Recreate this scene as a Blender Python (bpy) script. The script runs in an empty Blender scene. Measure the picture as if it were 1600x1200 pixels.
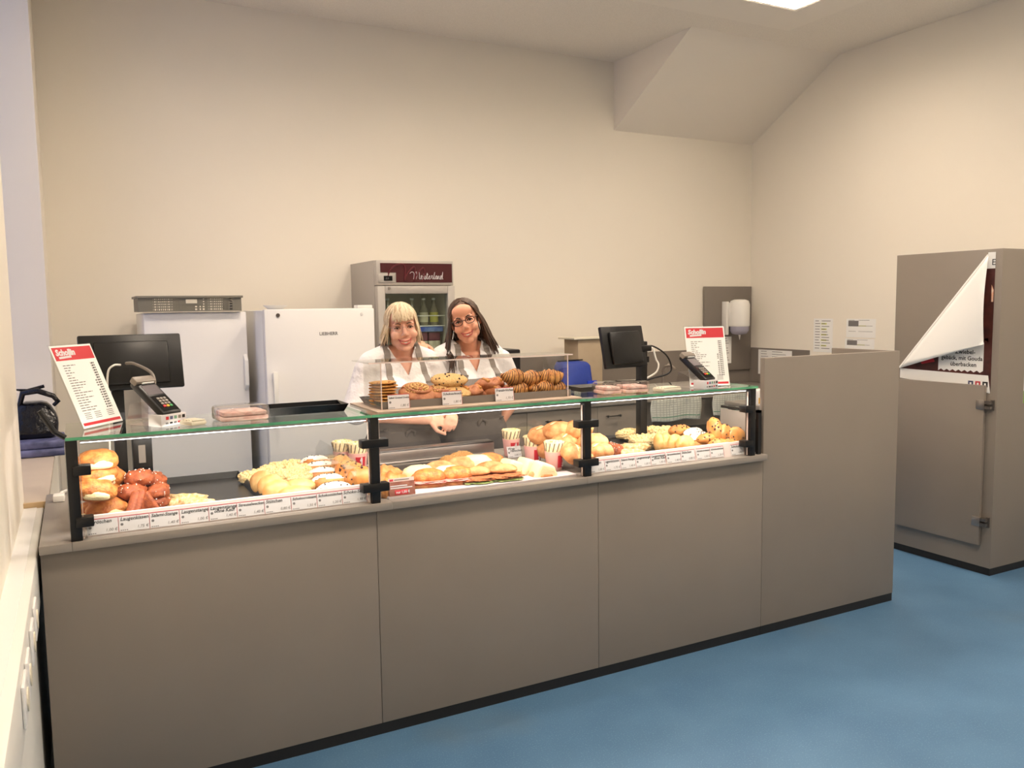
import bpy, bmesh, math, random
from mathutils import Vector, Matrix, Euler, noise
from mathutils.bvhtree import BVHTree
sc = bpy.context.scene
COL = sc.collection
PI = math.pi
V = Vector

# ------------------------------------------------------------------ camera
# world axes: X along the counter front, Y away from the viewer, Z up, metres
EYE = V((0, 0, 1.65))
FPX = 1294.146
RIGHT = V((0.8842, -0.4664, -0.0131)); FWD = V((0.4632, 0.8813, -0.0932))
RIGHT.normalize(); FWD = (FWD - RIGHT * FWD.dot(RIGHT)).normalized()
UPV = RIGHT.cross(FWD)
cam_d = bpy.data.cameras.new('camera'); cam = bpy.data.objects.new('camera', cam_d); COL.objects.link(cam)
cam.matrix_world = Matrix(((RIGHT.x, UPV.x, -FWD.x, EYE.x), (RIGHT.y, UPV.y, -FWD.y, EYE.y), (RIGHT.z, UPV.z, -FWD.z, EYE.z), (0, 0, 0, 1)))
cam_d.sensor_width = 36; cam_d.lens = FPX * 36 / 1600; cam_d.clip_start = .05; cam_d.clip_end = 60
sc.camera = cam
def ray(x, y): return FWD * FPX + RIGHT * (x - 800) - UPV * (y - 600)
def onz(x, y, z):
    r = ray(x, y); return EYE + r * ((z - EYE.z) / r.z)
def ony(x, y, Y):
    r = ray(x, y); return EYE + r * ((Y - EYE.y) / r.y)
def onx(x, y, X):
    r = ray(x, y); return EYE + r * ((X - EYE.x) / r.x)

# ------------------------------------------------------------------ world, exposure
w = bpy.data.worlds.new('dusk_sky'); sc.world = w; w.use_nodes = True
w.node_tree.nodes['Background'].inputs[0].default_value = (.44, .53, 1.0, 1)
w.node_tree.nodes['Background'].inputs[1].default_value = .95
sc.view_settings.view_transform = 'Standard'; sc.view_settings.look = 'None'
sc.view_settings.exposure = 0.0; sc.view_settings.gamma = 1; sc.view_settings.use_curve_mapping = False
sc.cycles.transparent_max_bounces = 32
LAMP_COLOR = (1.0, .83, .66); LAMP_POWER = 34.0; MID_POWER = 42.0; FRONT_POWER = 22.0; LAMP_SPREAD = 165
LED_COLOR = (1.0, .90, .82); LED_POWER = 4.3
# recessed square ceiling luminaires (x, y); the lamps are built with their housings below
LAMPS = [(4.47, 4.26), (2.75, 4.26), (1.03, 4.26), (4.47, 1.6), (2.75, 1.6), (1.03, 1.6), (4.47, -1.1), (2.75, -1.1), (1.03, -1.1)]

# ------------------------------------------------------------------ materials
def S(r, g, b, k=1.0):
    f = lambda c: (c / 12.92 if c <= .04045 else ((c + .055) / 1.055) ** 2.4)
    return (f(r / 255) * k, f(g / 255) * k, f(b / 255) * k, 1)
MATS = {}
def mat(name, col, rough=.5, metal=0, var=0, vscale=6, bump=0, bscale=80, spec=.5, emit=0, col2=None, vdist=.02, alpha=1, sub=0, detail=3, sharp=0):
    if name in MATS: return MATS[name]
    m = bpy.data.materials.new(name); m.use_nodes = True; nt = m.node_tree; N = nt.nodes; L = nt.links
    p = N['Principled BSDF']
    p.inputs['Base Color'].default_value = col; p.inputs['Roughness'].default_value = rough; p.inputs['Metallic'].default_value = metal
    p.inputs['Specular IOR Level'].default_value = spec; p.inputs['Alpha'].default_value = alpha
    if sub: p.inputs['Subsurface Weight'].default_value = sub; p.inputs['Subsurface Radius'].default_value = (.01, .004, .002)
    if emit: p.inputs['Emission Color'].default_value = col; p.inputs['Emission Strength'].default_value = emit
    if var or col2 or bump:
        tc = N.new('ShaderNodeTexCoord')
    if var or col2:
        n = N.new('ShaderNodeTexNoise'); n.inputs['Scale'].default_value = vscale; n.inputs['Detail'].default_value = detail
        L.new(tc.outputs['Object'], n.inputs['Vector'])
        r = N.new('ShaderNodeValToRGB')
        lo, hi = (.32, .68) if not sharp else (.5 - .5 / sharp, .5 + .5 / sharp)
        r.color_ramp.elements[0].position = lo; r.color_ramp.elements[1].position = hi
        a = col2 if col2 else tuple(c * (1 - var) for c in col[:3]) + (1,)
        b = col if col2 else tuple(min(1, c * (1 + var)) for c in col[:3]) + (1,)
        r.color_ramp.elements[0].color = a; r.color_ramp.elements[1].color = b
        L.new(n.outputs['Fac'], r.inputs['Fac']); L.new(r.outputs['Color'], p.inputs['Base Color'])
    if bump:
        n2 = N.new('ShaderNodeTexNoise'); n2.inputs['Scale'].default_value = bscale; n2.inputs['Detail'].default_value = 4
        L.new(tc.outputs['Object'], n2.inputs['Vector'])
        bm = N.new('ShaderNodeBump'); bm.inputs['Strength'].default_value = bump; bm.inputs['Distance'].default_value = vdist
        L.new(n2.outputs['Fac'], bm.inputs['Height']); L.new(bm.outputs['Normal'], p.inputs['Normal'])
    MATS[name] = m; return m
def glass(name, tint=(1, 1, 1, 1), refl=1.0, ior=1.45, rough=0.0):
    if name in MATS: return MATS[name]
    m = bpy.data.materials.new(name); m.use_nodes = True; nt = m.node_tree; N = nt.nodes; L = nt.links
    N.remove(N['Principled BSDF']); out = N['Material Output']
    t = N.new('ShaderNodeBsdfTransparent'); t.inputs[0].default_value = tint
    g = N.new('ShaderNodeBsdfGlossy'); g.inputs['Roughness'].default_value = rough
    f = N.new('ShaderNodeLayerWeight'); f.inputs[0].default_value = .5
    pw = N.new('ShaderNodeMath'); pw.operation = 'POWER'; pw.inputs[1].default_value = 5; L.new(f.outputs['Facing'], pw.inputs[0])
    ma = N.new('ShaderNodeMath'); ma.operation = 'MULTIPLY_ADD'; ma.inputs[1].default_value = .8; ma.inputs[2].default_value = .03; L.new(pw.outputs[0], ma.inputs[0])
    mu = N.new('ShaderNodeMath'); mu.operation = 'MULTIPLY'; mu.inputs[1].default_value = refl; L.new(ma.outputs[0], mu.inputs[0])
    mx = N.new('ShaderNodeMixShader'); L.new(mu.outputs[0], mx.inputs[0]); L.new(t.outputs[0], mx.inputs[1]); L.new(g.outputs[0], mx.inputs[2])
    L.new(mx.outputs[0], out.inputs[0]); MATS[name] = m; return m
def hairmat(name, c1, c2):
    m = bpy.data.materials.new(name); m.use_nodes = True; nt = m.node_tree; N = nt.nodes; L = nt.links
    p = N['Principled BSDF']; p.inputs['Roughness'].default_value = .5
    g = N.new('ShaderNodeNewGeometry'); r = N.new('ShaderNodeValToRGB')
    r.color_ramp.elements[0].color = c1; r.color_ramp.elements[1].color = c2
    L.new(g.outputs['Random Per Island'], r.inputs['Fac']); L.new(r.outputs['Color'], p.inputs['Base Color'])
    MATS[name] = m; return m
def floormat():
    m = bpy.data.materials.new('blue_linoleum'); m.use_nodes = True; nt = m.node_tree; N = nt.nodes; L = nt.links
    p = N['Principled BSDF']; p.inputs['Roughness'].default_value = .42
    tc = N.new('ShaderNodeTexCoord')
    def nz(scale, detail=3):
        n = N.new('ShaderNodeTexNoise'); n.inputs['Scale'].default_value = scale; n.inputs['Detail'].default_value = detail
        L.new(tc.outputs['Object'], n.inputs['Vector']); return n
    def ramp(n, p0, c0, p1, c1):
        r = N.new('ShaderNodeValToRGB'); e = r.color_ramp.elements
        e[0].position = p0; e[0].color = c0; e[1].position = p1; e[1].color = c1; L.new(n.outputs['Fac'], r.inputs['Fac']); return r
    base = ramp(nz(3.2), .3, S(70, 106, 140), .7, S(81, 118, 152))
    speck = ramp(nz(170, 1), .60, (0, 0, 0, 1), .72, (1, 1, 1, 1))
    stain = ramp(nz(1.1, 5), .60, (0, 0, 0, 1), .80, (1, 1, 1, 1))
    m1 = N.new('ShaderNodeMixRGB'); m1.inputs[2].default_value = S(120, 160, 184); L.new(base.outputs[0], m1.inputs[1])
    f1 = N.new('ShaderNodeMath'); f1.operation = 'MULTIPLY'; f1.inputs[1].default_value = .45; L.new(speck.outputs[0], f1.inputs[0]); L.new(f1.outputs[0], m1.inputs[0])
    m2 = N.new('ShaderNodeMixRGB'); m2.inputs[2].default_value = S(96, 108, 112); L.new(m1.outputs[0], m2.inputs[1])
    f2 = N.new('ShaderNodeMath'); f2.operation = 'MULTIPLY'; f2.inputs[1].default_value = .55; L.new(stain.outputs[0], f2.inputs[0]); L.new(f2.outputs[0], m2.inputs[0])
    L.new(m2.outputs[0], p.inputs['Base Color']); return m
M = dict(
 wall=mat('cream_wall_paint', S(240, 233, 220), .85, bump=.05, bscale=220, vdist=.004),
 ceil=mat('ceiling_paint', S(246, 239, 228), .9),
 perf=mat('perforated_ceiling', S(242, 235, 224), .9, var=.06, vscale=180, bump=.25, bscale=260, vdist=.004),
 floor=floormat(),
 lam=mat('grey_laminate', S(136, 126, 116), .42, var=.025, vscale=3, bump=.03, bscale=350, vdist=.002),
 lam2=mat('grey_laminate_worktop', S(148, 140, 132), .38, var=.03, vscale=5, bump=.03, bscale=350, vdist=.002),
 lamdark=mat('dark_grey_laminate', S(128, 120, 112), .45, var=.02, vscale=4),
 plinth=mat('black_plinth', S(22, 20, 19), .5),
 black=mat('black_metal', S(24, 22, 22), .4, spec=.4),
 blackp=mat('black_plastic', S(20, 19, 20), .35, spec=.45),
 blackg=mat('black_gloss', S(10, 10, 12), .12),
 tray=mat('black_tray_enamel', S(30, 28, 28), .3, var=.1, vscale=20),
 steel=mat('brushed_steel', S(176, 168, 162), .32, metal=.9, var=.04, vscale=30),
 dsteel=mat('dark_steel', S(120, 112, 106), .35, metal=.8),
 white=mat('white_enamel', S(236, 234, 232), .35),
 whitep=mat('white_plastic', S(238, 236, 230), .4),
 paper=mat('white_paper', S(244, 243, 240), .7),
 card=mat('white_card', S(220, 216, 218), .6), lip2=mat('pale_strip', S(206, 194, 196), .5),
 ink=mat('black_ink', S(30, 28, 30), .7), grey_ink=mat('grey_ink', S(120, 116, 116), .7),
 red=mat('menu_red', S(205, 48, 58), .5), redline=mat('red_border', S(190, 52, 66), .6),
 glass=glass('clear_glass', (.985, .995, .988, 1)), acryl=glass('clear_acrylic', (.97, .975, .97, 1), 1.1),
 glasst=glass('tinted_glass', (.93, .97, .94, 1), 1.2),
 edge=mat('green_glass_edge', S(104, 184, 138), .15, col2=S(70, 140, 104), vscale=9),
 acedge=mat('acrylic_edge', S(225, 205, 195), .25),
 led=mat('led_strip', (1, .96, .94, 1), .5, emit=5.0),
 lampm=mat('lamp_diffuser', (1, .95, .86, 1), .5, emit=4.0),
 wood=mat('light_wood', S(200, 172, 132), .5, var=.08, vscale=12), woodtop=mat('beige_sill', S(198, 182, 162), .5, var=.03),
 skin=mat('skin', S(238, 182, 156), .5, var=.05, vscale=14, sub=.08), skin2=mat('skin_tan', S(232, 168, 138), .5, var=.05, vscale=14, sub=.08),
 lip=mat('lip', S(190, 92, 84), .4), teeth=mat('teeth', S(245, 236, 226), .3), eyew=mat('eye_white', S(235, 228, 222), .25),
 iris=mat('iris_dark', S(50, 38, 34), .2), brow=mat('brow', S(120, 88, 66), .8), brow2=mat('brow_dark', S(62, 44, 36), .8), mouth=mat('mouth_inside', S(95, 35, 32), .6),
 shirt=mat('white_cotton', S(240, 236, 236), .85, bump=.6, bscale=22, vdist=.02), apron=mat('taupe_apron', S(92, 85, 81), .85, var=.05, vscale=30, bump=.2, bscale=40, vdist=.006),
 apron2=mat('taupe_apron_light', S(146, 138, 132), .85, var=.04, vscale=30), trousers=mat('dark_trousers', S(52, 48, 50), .8),
 blue=mat('blue_fabric', S(38, 62, 150), .6, var=.1, vscale=10, bump=.2, bscale=20), towel=mat('towel_cotton', S(214, 214, 204), .9, bump=.4, bscale=90),
 tgreen=mat('towel_green', S(120, 158, 136), .9), tgrey=mat('towel_grey_check', S(176, 178, 170), .9),
 box=mat('brown_box', S(176, 158, 132), .8, var=.05), crate=mat('grey_crate', S(124, 120, 108), .55),
 cream=mat('cream_plastic', S(222, 214, 194), .5), pinkwrap=mat('pink_wrap', S(226, 178, 168), .25, col2=S(245, 222, 214), vscale=40),
 film=glass('clear_film', (.97, .95, .94, 1), 2.2, 1.5, .08),
 maroon=mat('maroon_panel', S(74, 24, 28), .3), maroon2=mat('maroon_print', S(100, 38, 44), .3), silver=mat('silver_paint', S(182, 176, 168), .4, metal=.15),
 navy=mat('navy_print', S(58, 62, 92), .6, col2=S(110, 112, 150), vscale=14), bagblk=mat('black_patent', S(14, 14, 20), .18, bump=.5, bscale=14),
)
FOOD = dict(
 roll=mat('golden_crust', S(222, 150, 78), .5, col2=S(176, 88, 34), vscale=42, bump=.5, bscale=152, vdist=.006),
 pale=mat('pale_crumb', S(246, 226, 178), .75, bump=.5, bscale=240, vdist=.005),
 lauge=mat('pretzel_crust', S(172, 88, 46), .6, col2=S(128, 58, 28), vscale=66, bump=.4, bscale=240, vdist=.004),
 soft=mat('soft_bun_crust', S(236, 196, 134), .45, col2=S(206, 138, 66), vscale=15, bump=.08, bscale=120, vdist=.004),
 streusel=mat('streusel_crumble', S(252, 234, 186), .8, col2=S(234, 192, 124), vscale=170, bump=.4, bscale=200, vdist=.006),
 icing=mat('white_icing', S(248, 236, 222), .3), choc=mat('dark_chocolate', S(58, 30, 22), .4),
 chip=mat('chip_bun_crust', S(226, 160, 86), .42, col2=S(190, 112, 52), vscale=18, bump=.1, bscale=120, vdist=.004),
 rustic=mat('rustic_crust', S(230, 180, 122), .65, col2=S(186, 112, 58), vscale=22, bump=.3, bscale=150, vdist=.007),
 stick=mat('salted_stick_crust', S(242, 220, 174), .7, col2=S(206, 150, 84), vscale=78, bump=.7, bscale=240, vdist=.006),
 seed=mat('seeded_crust', S(222, 170, 96), .6, col2=S(172, 108, 48), vscale=300, bump=.8, bscale=360, vdist=.006),
 cookie=mat('cookie', S(226, 170, 96), .7, col2=S(196, 132, 64), vscale=150, bump=.6, bscale=280, vdist=.004),
 cross=mat('croissant_crust', S(224, 166, 96), .45, col2=S(190, 118, 56), vscale=36, bump=.3, bscale=200, vdist=.004),
 franz=mat('cinnamon_crust', S(204, 136, 92), .5, col2=S(160, 92, 58), vscale=36, bump=.4, bscale=200, vdist=.005),
 nut=mat('nut_topping', S(240, 206, 146), .7, col2=S(206, 150, 84), vscale=250, bump=.8, bscale=360, vdist=.004),
 schnitzel=mat('breaded_schnitzel', S(214, 132, 78), .6, col2=S(178, 92, 50), vscale=150, bump=1.0, bscale=240, vdist=.008),
 ham=mat('ham', S(226, 150, 140), .4), lettuce=mat('lettuce', S(150, 178, 92), .5, col2=S(196, 206, 140), vscale=60), salt=mat('coarse_salt', S(250, 246, 238), .4),
 wrapc=mat('wrap_bread', S(240, 226, 190), .7, col2=S(222, 196, 144), vscale=72), cup=mat('wrap_paper_pink', S(232, 176, 168), .55), cupred=mat('cup_red', S(196, 40, 52), .5), stripe=mat('paper_stripe', S(120, 104, 88), .6),
)

# ------------------------------------------------------------------ mesh helpers
class G:
    def __init__(s): s.v = []; s.f = []
    def add(s, vs, fs):
        o = len(s.v); s.v += [tuple(v) for v in vs]; s.f += [tuple(i + o for i in f) for f in fs]; return s
    def box(s, x0, x1, y0, y1, z0, z1, m=None):
        vs = [V((x, y, z)) for z in (z0, z1) for y in (y0, y1) for x in (x0, x1)]
        if m: vs = [m @ v for v in vs]
        return s.add(vs, [(0, 2, 3, 1), (4, 5, 7, 6), (0, 1, 5, 4), (2, 6, 7, 3), (0, 4, 6, 2), (1, 3, 7, 5)])
    def prism(s, pts, d):   # polygon pts (3D, planar) extruded by vector d
        n = len(pts); d = V(d); a = [V(p) for p in pts]; b = [p + d for p in a]
        fs = [tuple(range(n))[::-1], tuple(range(n, 2 * n))] + [(i, (i + 1) % n, n + (i + 1) % n, n + i) for i in range(n)]
        return s.add(a + b, fs)
    def tube(s, path, r, n=8, cap=True, flat=None):
        path = [V(p) for p in path]; k = len(path); rs = r if isinstance(r, (list, tuple)) else [r] * k
        vs = []; prev = None
        for i, p in enumerate(path):
            t = (path[min(i + 1, k - 1)] - path[max(i - 1, 0)]).normalized()
            if prev is None:
                a = V((0, 0, 1)) if abs(t.z) < .9 else V((1, 0, 0)); u = t.cross(a).normalized()
            else:
                u = (prev - t * prev.dot(t)).normalized()
            prev = u; w_ = t.cross(u)
            for j in range(n):
                an = 2 * PI * j / n; vs.append(p + u * math.cos(an) * rs[i] + w_ * math.sin(an) * rs[i] * (flat or 1))
        fs = [(i * n + j, i * n + (j + 1) % n, (i + 1) * n + (j + 1) % n, (i + 1) * n + j) for i in range(k - 1) for j in range(n)]
        if cap: fs += [tuple(range(n))[::-1], tuple((k - 1) * n + j for j in range(n))]
        return s.add(vs, fs)
    def lathe(s, prof, n=20, c=(0, 0, 0)):
        vs = []; c = V(c)
        for r, z in prof:
            for j in range(n): a = 2 * PI * j / n; vs.append(c + V((r * math.cos(a), r * math.sin(a), z)))
        k = len(prof)
        fs = [(i * n + j, i * n + (j + 1) % n, (i + 1) * n + (j + 1) % n, (i + 1) * n + j) for i in range(k - 1) for j in range(n)]
        fs += [tuple(range(n))[::-1], tuple((k - 1) * n + j for j in range(n))]
        return s.add(vs, fs)
    def cyl(s, p0, p1, r, n=14): return s.tube([p0, p1], r, n)
    def ball(s, c, r, n=8, k=6):
        c = V(c); r = V(r) if not isinstance(r, (int, float)) else V((r, r, r))
        vs = [c + V((0, 0, -r.z))]
        for i in range(1, k):
            t = -PI / 2 + PI * i / k
            for j in range(n): a = 2 * PI * j / n; vs.append(c + V((r.x * math.cos(t) * math.cos(a), r.y * math.cos(t) * math.sin(a), r.z * math.sin(t))))
        vs.append(c + V((0, 0, r.z))); e = len(vs) - 1
        fs = [(0, 1 + (j + 1) % n, 1 + j) for j in range(n)] + [(1 + i * n + j, 1 + i * n + (j + 1) % n, 1 + (i + 1) * n + (j + 1) % n, 1 + (i + 1) * n + j) for i in range(k - 2) for j in range(n)]
        fs += [(e, e - n + j, e - n + (j + 1) % n) for j in range(n)]
        return s.add(vs, fs)
    def mesh(s, name, bev=0, seg=2, smooth=False, m=None):
        me = bpy.data.meshes.new(name); me.from_pydata(s.v, [], s.f)
        bm = bmesh.new(); bm.from_mesh(me)
        bmesh.ops.recalc_face_normals(bm, faces=bm.faces)
        if bev:
            es = [e for e in bm.edges if len(e.link_faces) == 2 and e.calc_face_angle(0) > .6]
            bmesh.ops.bevel(bm, geom=es, offset=bev, segments=seg, affect='EDGES', profile=.5, clamp_overlap=True)
        if m: bmesh.ops.transform(bm, matrix=m, verts=bm.verts)
        bm.to_mesh(me); bm.free()
        if smooth or bev:
            for p in me.polygons: p.use_smooth = True
            if bev and not smooth: me.set_sharp_from_angle(angle=.6)
            elif smooth: me.set_sharp_from_angle(angle=1.1)
        return me
def obj(name, me, m=None, parent=None, loc=None, rot=None, bev=0, smooth=False, mw=None):
    if isinstance(me, G): me = me.mesh(name, bev, smooth=smooth)
    o = bpy.data.objects.new(name, me); COL.objects.link(o)
    if m is not None:
        if isinstance(m, str): m = M.get(m) or FOOD[m]
        if not me.materials: me.materials.append(m)
        elif me.materials[0] != m:
            o.material_slots[0].link = 'OBJECT'; o.material_slots[0].material = m
    if parent: o.parent = parent
    if mw is not None: o.matrix_local = mw
    if loc is not None: o.location = loc
    if rot is not None: o.rotation_euler = rot
    return o
def tag(o, label, cat, group=None):
    o['label'] = label; o['category'] = cat
    if group: o['group'] = group
    return o
def struct(o, label, cat): o['kind'] = 'structure'; return tag(o, label, cat)
def thing(name, label, cat, loc=(0, 0, 0), rz=0, group=None):
    o = bpy.data.objects.new(name, None); COL.objects.link(o); o.location = loc; o.rotation_euler = (0, 0, rz); o.empty_display_size = .05
    return tag(o, label, cat, group)
def bx(name, x0, x1, y0, y1, z0, z1, m, parent=None, bev=0): return obj(name, G().box(x0, x1, y0, y1, z0, z1), m, parent, bev=bev)
def rel(root): return root.location
def fr(o, x, y):   # matrix with origin o, x axis x, y axis y
    x = V(x).normalized(); z = x.cross(V(y)).normalized(); y = z.cross(x); o = V(o)
    return Matrix(((x.x, y.x, z.x, o.x), (x.y, y.y, z.y, o.y), (x.z, y.z, z.z, o.z), (0, 0, 0, 1)))
TXT = {}
def text_mesh(s, size, align='LEFT', shear=0, ext=.0002, bold=0):
    key = (s, size, align, shear, bold)
    if key in TXT: return TXT[key]
    c = bpy.data.curves.new('lettering', 'FONT'); c.body = s; c.size = size; c.align_x = align; c.shear = shear; c.extrude = ext; c.resolution_u = 2; c.offset = bold
    o = bpy.data.objects.new('lettering', c); me = bpy.data.meshes.new_from_object(o)
    bpy.data.objects.remove(o); bpy.data.curves.remove(c); me.name = 'lettering'; TXT[key] = me; return me
def text(s, size, mw, m, parent, align='LEFT', shear=0, name='lettering', bold=0):
    return obj(name, text_mesh(s, size, align, shear, bold=bold), m, parent, mw=mw)
def sm(pts, q=5):
    pts = [V(p) for p in pts]; out = []
    for i in range(len(pts) - 1):
        p0, p1, p2, p3 = pts[max(i - 1, 0)], pts[i], pts[i + 1], pts[min(i + 2, len(pts) - 1)]
        for k in range(q):
            u = k / q; out.append(.5 * ((2 * p1) + (p2 - p0) * u + (2 * p0 - 5 * p1 + 4 * p2 - p3) * u * u + (3 * p1 - p0 - 3 * p2 + p3) * u ** 3))
    return out + [pts[-1]]
FRONT = lambda x, y, z: fr((x, y, z), (1, 0, 0), (0, 0, 1))    # a sheet that faces the customers

# ================================================================== the room
YB, XR, ZC, XL, YF = 6.2, 5.94, 3.77, -.215, -3.6
struct(bx('floor', XL - .5, XR + .1, YF - .1, YB + .1, -.1, 0, M['floor']), 'blue speckled linoleum floor', 'floor')
struct(bx('wall_back', XL - .5, XR + .15, YB, YB + .15, 0, ZC + .2, 'wall'), 'cream painted back wall behind the counter', 'wall')
struct(bx('wall_right', XR, XR + .15, YF, YB, 0, ZC + .2, 'wall'), 'cream painted wall behind the tall grey cabinet', 'wall')
struct(bx('wall_front', XL - .5, XR + .15, YF - .15, YF, 0, ZC + .2, 'wall'), 'cream wall behind the viewer', 'wall')
NY0, NY1, XN = 3.76, 5.42, -.62     # window niche
g = G().box(XN - .1, XL, YF, NY0, 0, ZC + .2).box(XN - .1, -.13, NY1, YB, 0, ZC + .2).box(XN - .1, XL, NY0, NY1, 0, .86)
struct(obj('wall_left', g, 'wall'), 'cream left wall with deep window niche', 'wall')
# window in the niche
w1 = bpy.data.objects.new('window_1', None); COL.objects.link(w1); w1.location = (XN, NY0, .9); struct(w1, 'tall window in the niche of the left wall', 'window')
H = ZC - .9
f = G().box(0, .06, 0, .07, 0, H).box(0, .06, NY1 - NY0 - .07, NY1 - NY0, 0, H).box(0, .06, .07, NY1 - NY0 - .07, 0, .07).box(0, .06, .07, NY1 - NY0 - .07, H - .07, H).box(0, .06, .8, .86, .07, H - .07)
obj('window_frame', f, 'whitep', w1)
obj('pane', G().box(.02, .028, .07, .8, .07, H - .07), 'glass', w1); obj('pane', G().box(.02, .028, .86, NY1 - NY0 - .07, .07, H - .07), 'glass', w1)
sill = thing('window_sill', 'beige window sill board with wooden front edge left of counter', 'sill', (-.3, 4.5, .885)); sill['kind'] = 'structure'
obj('board', G().box(-.30, .17, -.78, .92, 0, .022), 'woodtop', sill); obj('wooden_edge', G().box(-.0, .17, -.795, -.78, -.006, .022), 'wood', sill)
# ceiling: acoustic border, smooth middle field with openings for the luminaires
LS = .3
def plate_with_holes(x0, x1, y0, y1, z, t, holes):
    xs = sorted({x0, x1} | {c for h in holes for c in (h[0], h[1])}); ys = sorted({y0, y1} | {c for h in holes for c in (h[2], h[3])})
    g = G()
    for i in range(len(xs) - 1):
        for j in range(len(ys) - 1):
            cx, cy = (xs[i] + xs[i + 1]) / 2, (ys[j] + ys[j + 1]) / 2
            if any(h[0] < cx < h[1] and h[2] < cy < h[3] for h in holes): continue
            g.box(xs[i], xs[i + 1], ys[j], ys[j + 1], z, z + t)
    return g
holes = [(x - LS, x + LS, y - LS, y + LS) for x, y in LAMPS]
CX0, CX1, CY0, CY1 = .35, 5.07, -3, 4.91
ce = obj('ceiling', plate_with_holes(XL - .5, XR + .15, YF - .1, YB + .15, ZC, .18, [(CX0, CX1, CY0, CY1)]), 'perf'); struct(ce, 'pale ceiling with perforated border panels', 'ceiling')
obj('middle_field', plate_with_holes(CX0, CX1, CY0, CY1, ZC - .004, .18, holes), 'ceil', ce)
obj('roof_slab', G().box(XL - .6, XR + .2, YF - .2, YB + .2, ZC + .20, ZC + .26), 'ceil', ce)
# sloped bulkhead in the corner
bk = obj('trim_1', G().prism([(4.315, YB, 3.185), (4.315, YB, ZC), (4.315, 5.17, ZC)], (XR - 4.315, 0, 0)), 'ceil'); struct(bk, 'sloped boxed-in bulkhead under the ceiling in the corner', 'bulkhead')
def ceiling_light(x, y, lab):
    t = thing('ceiling_light', lab, 'ceiling light', (x, y, ZC), 0, 'square recessed ceiling lights'); a = LS
    g = G().box(-a, -a + .012, -a, a, 0, .16).box(a - .012, a, -a, a, 0, .16).box(-a, a, -a, -a + .012, 0, .16).box(-a, a, a - .012, a, 0, .16)
    obj('housing', g, 'whitep', t); obj('diffuser', G().box(-a + .012, a - .012, -a + .012, a - .012, .13, .15), 'lampm', t)
    l = bpy.data.lights.new('lamp', 'AREA'); l.shape = 'SQUARE'; l.size = 2 * a - .04; l.energy = LAMP_POWER if y > 3 else MID_POWER if y > 0 else FRONT_POWER; l.color = LAMP_COLOR; l.spread = math.radians(LAMP_SPREAD)
    o = bpy.data.objects.new('lamp', l); COL.objects.link(o); o.parent = t; o.location = (0, 0, .12)
for i, (x, y) in enumerate(LAMPS):
    ceiling_light(x, y, 'square recessed ceiling light at the top edge near the sloped bulkhead' if i == 0 else 'square recessed ceiling light above the room, ' + ('middle of the row over the staff', 'left end of the row over the staff', 'right end of the middle row', 'centre of the middle row', 'left end of the middle row', 'right end of the rearmost row', 'centre of the rearmost row', 'left end of the rearmost row')[i - 1])

# white cable trunking along the left wall
t = thing('cable_trunking', 'white cable trunking with socket plates along the left wall', 'cable trunking', (XL, 1.5, 0)); t['kind'] = 'structure'
obj('trunk', G().box(0, .07, -3.2, 2.23, .72, .885), 'whitep', t, bev=.006); obj('lower_casing', G().box(0, .05, -3.2, 2.23, .0, .715), 'whitep', t)
obj('lid_seam', G().box(.0, .045, -3.2, 2.22, .885, .888), 'white', t)
for y in (.56, .70, .92, 1.10):
    s = obj('socket_plate', G().box(.07, .078, y - .055, y + .055, .755, .85), 'white', t, bev=.004)
    obj('socket_insert', G().cyl((.077, y, .80), (.081, y, .80), .026, 16), 'cream', s)

# ================================================================== service counter
CY = 2.97
ct = thing('service_counter', 'long grey laminate service counter with black plinth', 'counter', (0, CY, 0))
SE = [-.137, .975, 1.98, 2.945]
for i in range(3): bx('front_panel', SE[i] + .001, SE[i + 1] - .001, 0, .019, .045, .888, M['lam'], ct, bev=.0012)
bx('plinth', SE[0], SE[3], .003, .02, 0, .045, 'plinth', ct)
bx('end_panel', SE[0], SE[0] + .02, .02, .80, 0, .888, 'lam', ct); bx('end_panel', SE[3] - .02, SE[3], .02, .80, 0, .888, 'lam', ct)
bx('back_panel', SE[0] + .02, SE[3] - .02, .78, .80, 0, .86, 'lam', ct)
wt = thing('counter_worktop', 'thin grey worktop ledge on the long counter under the glass cases', 'worktop', (0, CY, .89))
WS = [(-.137, -.045), (-.0445, 1.03), (1.0305, 1.905), (1.9055, 2.945)]
for a, b in WS:
    if abs(a - 1.0305) < .01:
        g = G().box(a, b, -.03, .055, 0, .028).box(a, b, .66, .82, 0, .028).box(1.78, b, .055, .66, 0, .028)
    else: g = G().box(a, b, -.03, .82, 0, .028)
    obj('worktop_board', g, 'lam2', wt, bev=.0015)
ZF = .918
# steel well of the middle case
wl = thing('chilled_well', 'sunken stainless steel chilled well in the middle display case', 'display well', (1.40, 3.33, .82))
obj('well_basin', G().box(-.37, .38, -.30, .30, 0, .01).box(-.37, -.36, -.30, .30, .01, .10).box(.37, .38, -.30, .30, .01, .10).box(-.36, .37, -.30, -.29, .01, .10).box(-.36, .37, .29, .30, .01, .10), 'steel', wl)
obj('back_upstand', G().box(-.42, .42, .33, .345, .10, .165).box(-.42, .42, .33, .40, .155, .165), 'steel', wl, bev=.003)
obj('rail', G().box(-.40, .40, .285, .292, .108, .118), 'steel', wl, bev=.002)
obj('front_lip', G().box(-.37, .48, -.345, -.26, .099, .107), 'lip2', wl)
for x0, x1 in ((-.35, -.01), (.01, .36)):
    tr = obj('insert_tray', G().box(x0, x1, -.27, .27, .078, .083).box(x0, x0 + .006, -.27, .27, .083, .1).box(x1 - .006, x1, -.27, .27, .083, .1).box(x0, x1, .264, .27, .083, .1), 'dsteel', wl)
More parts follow.
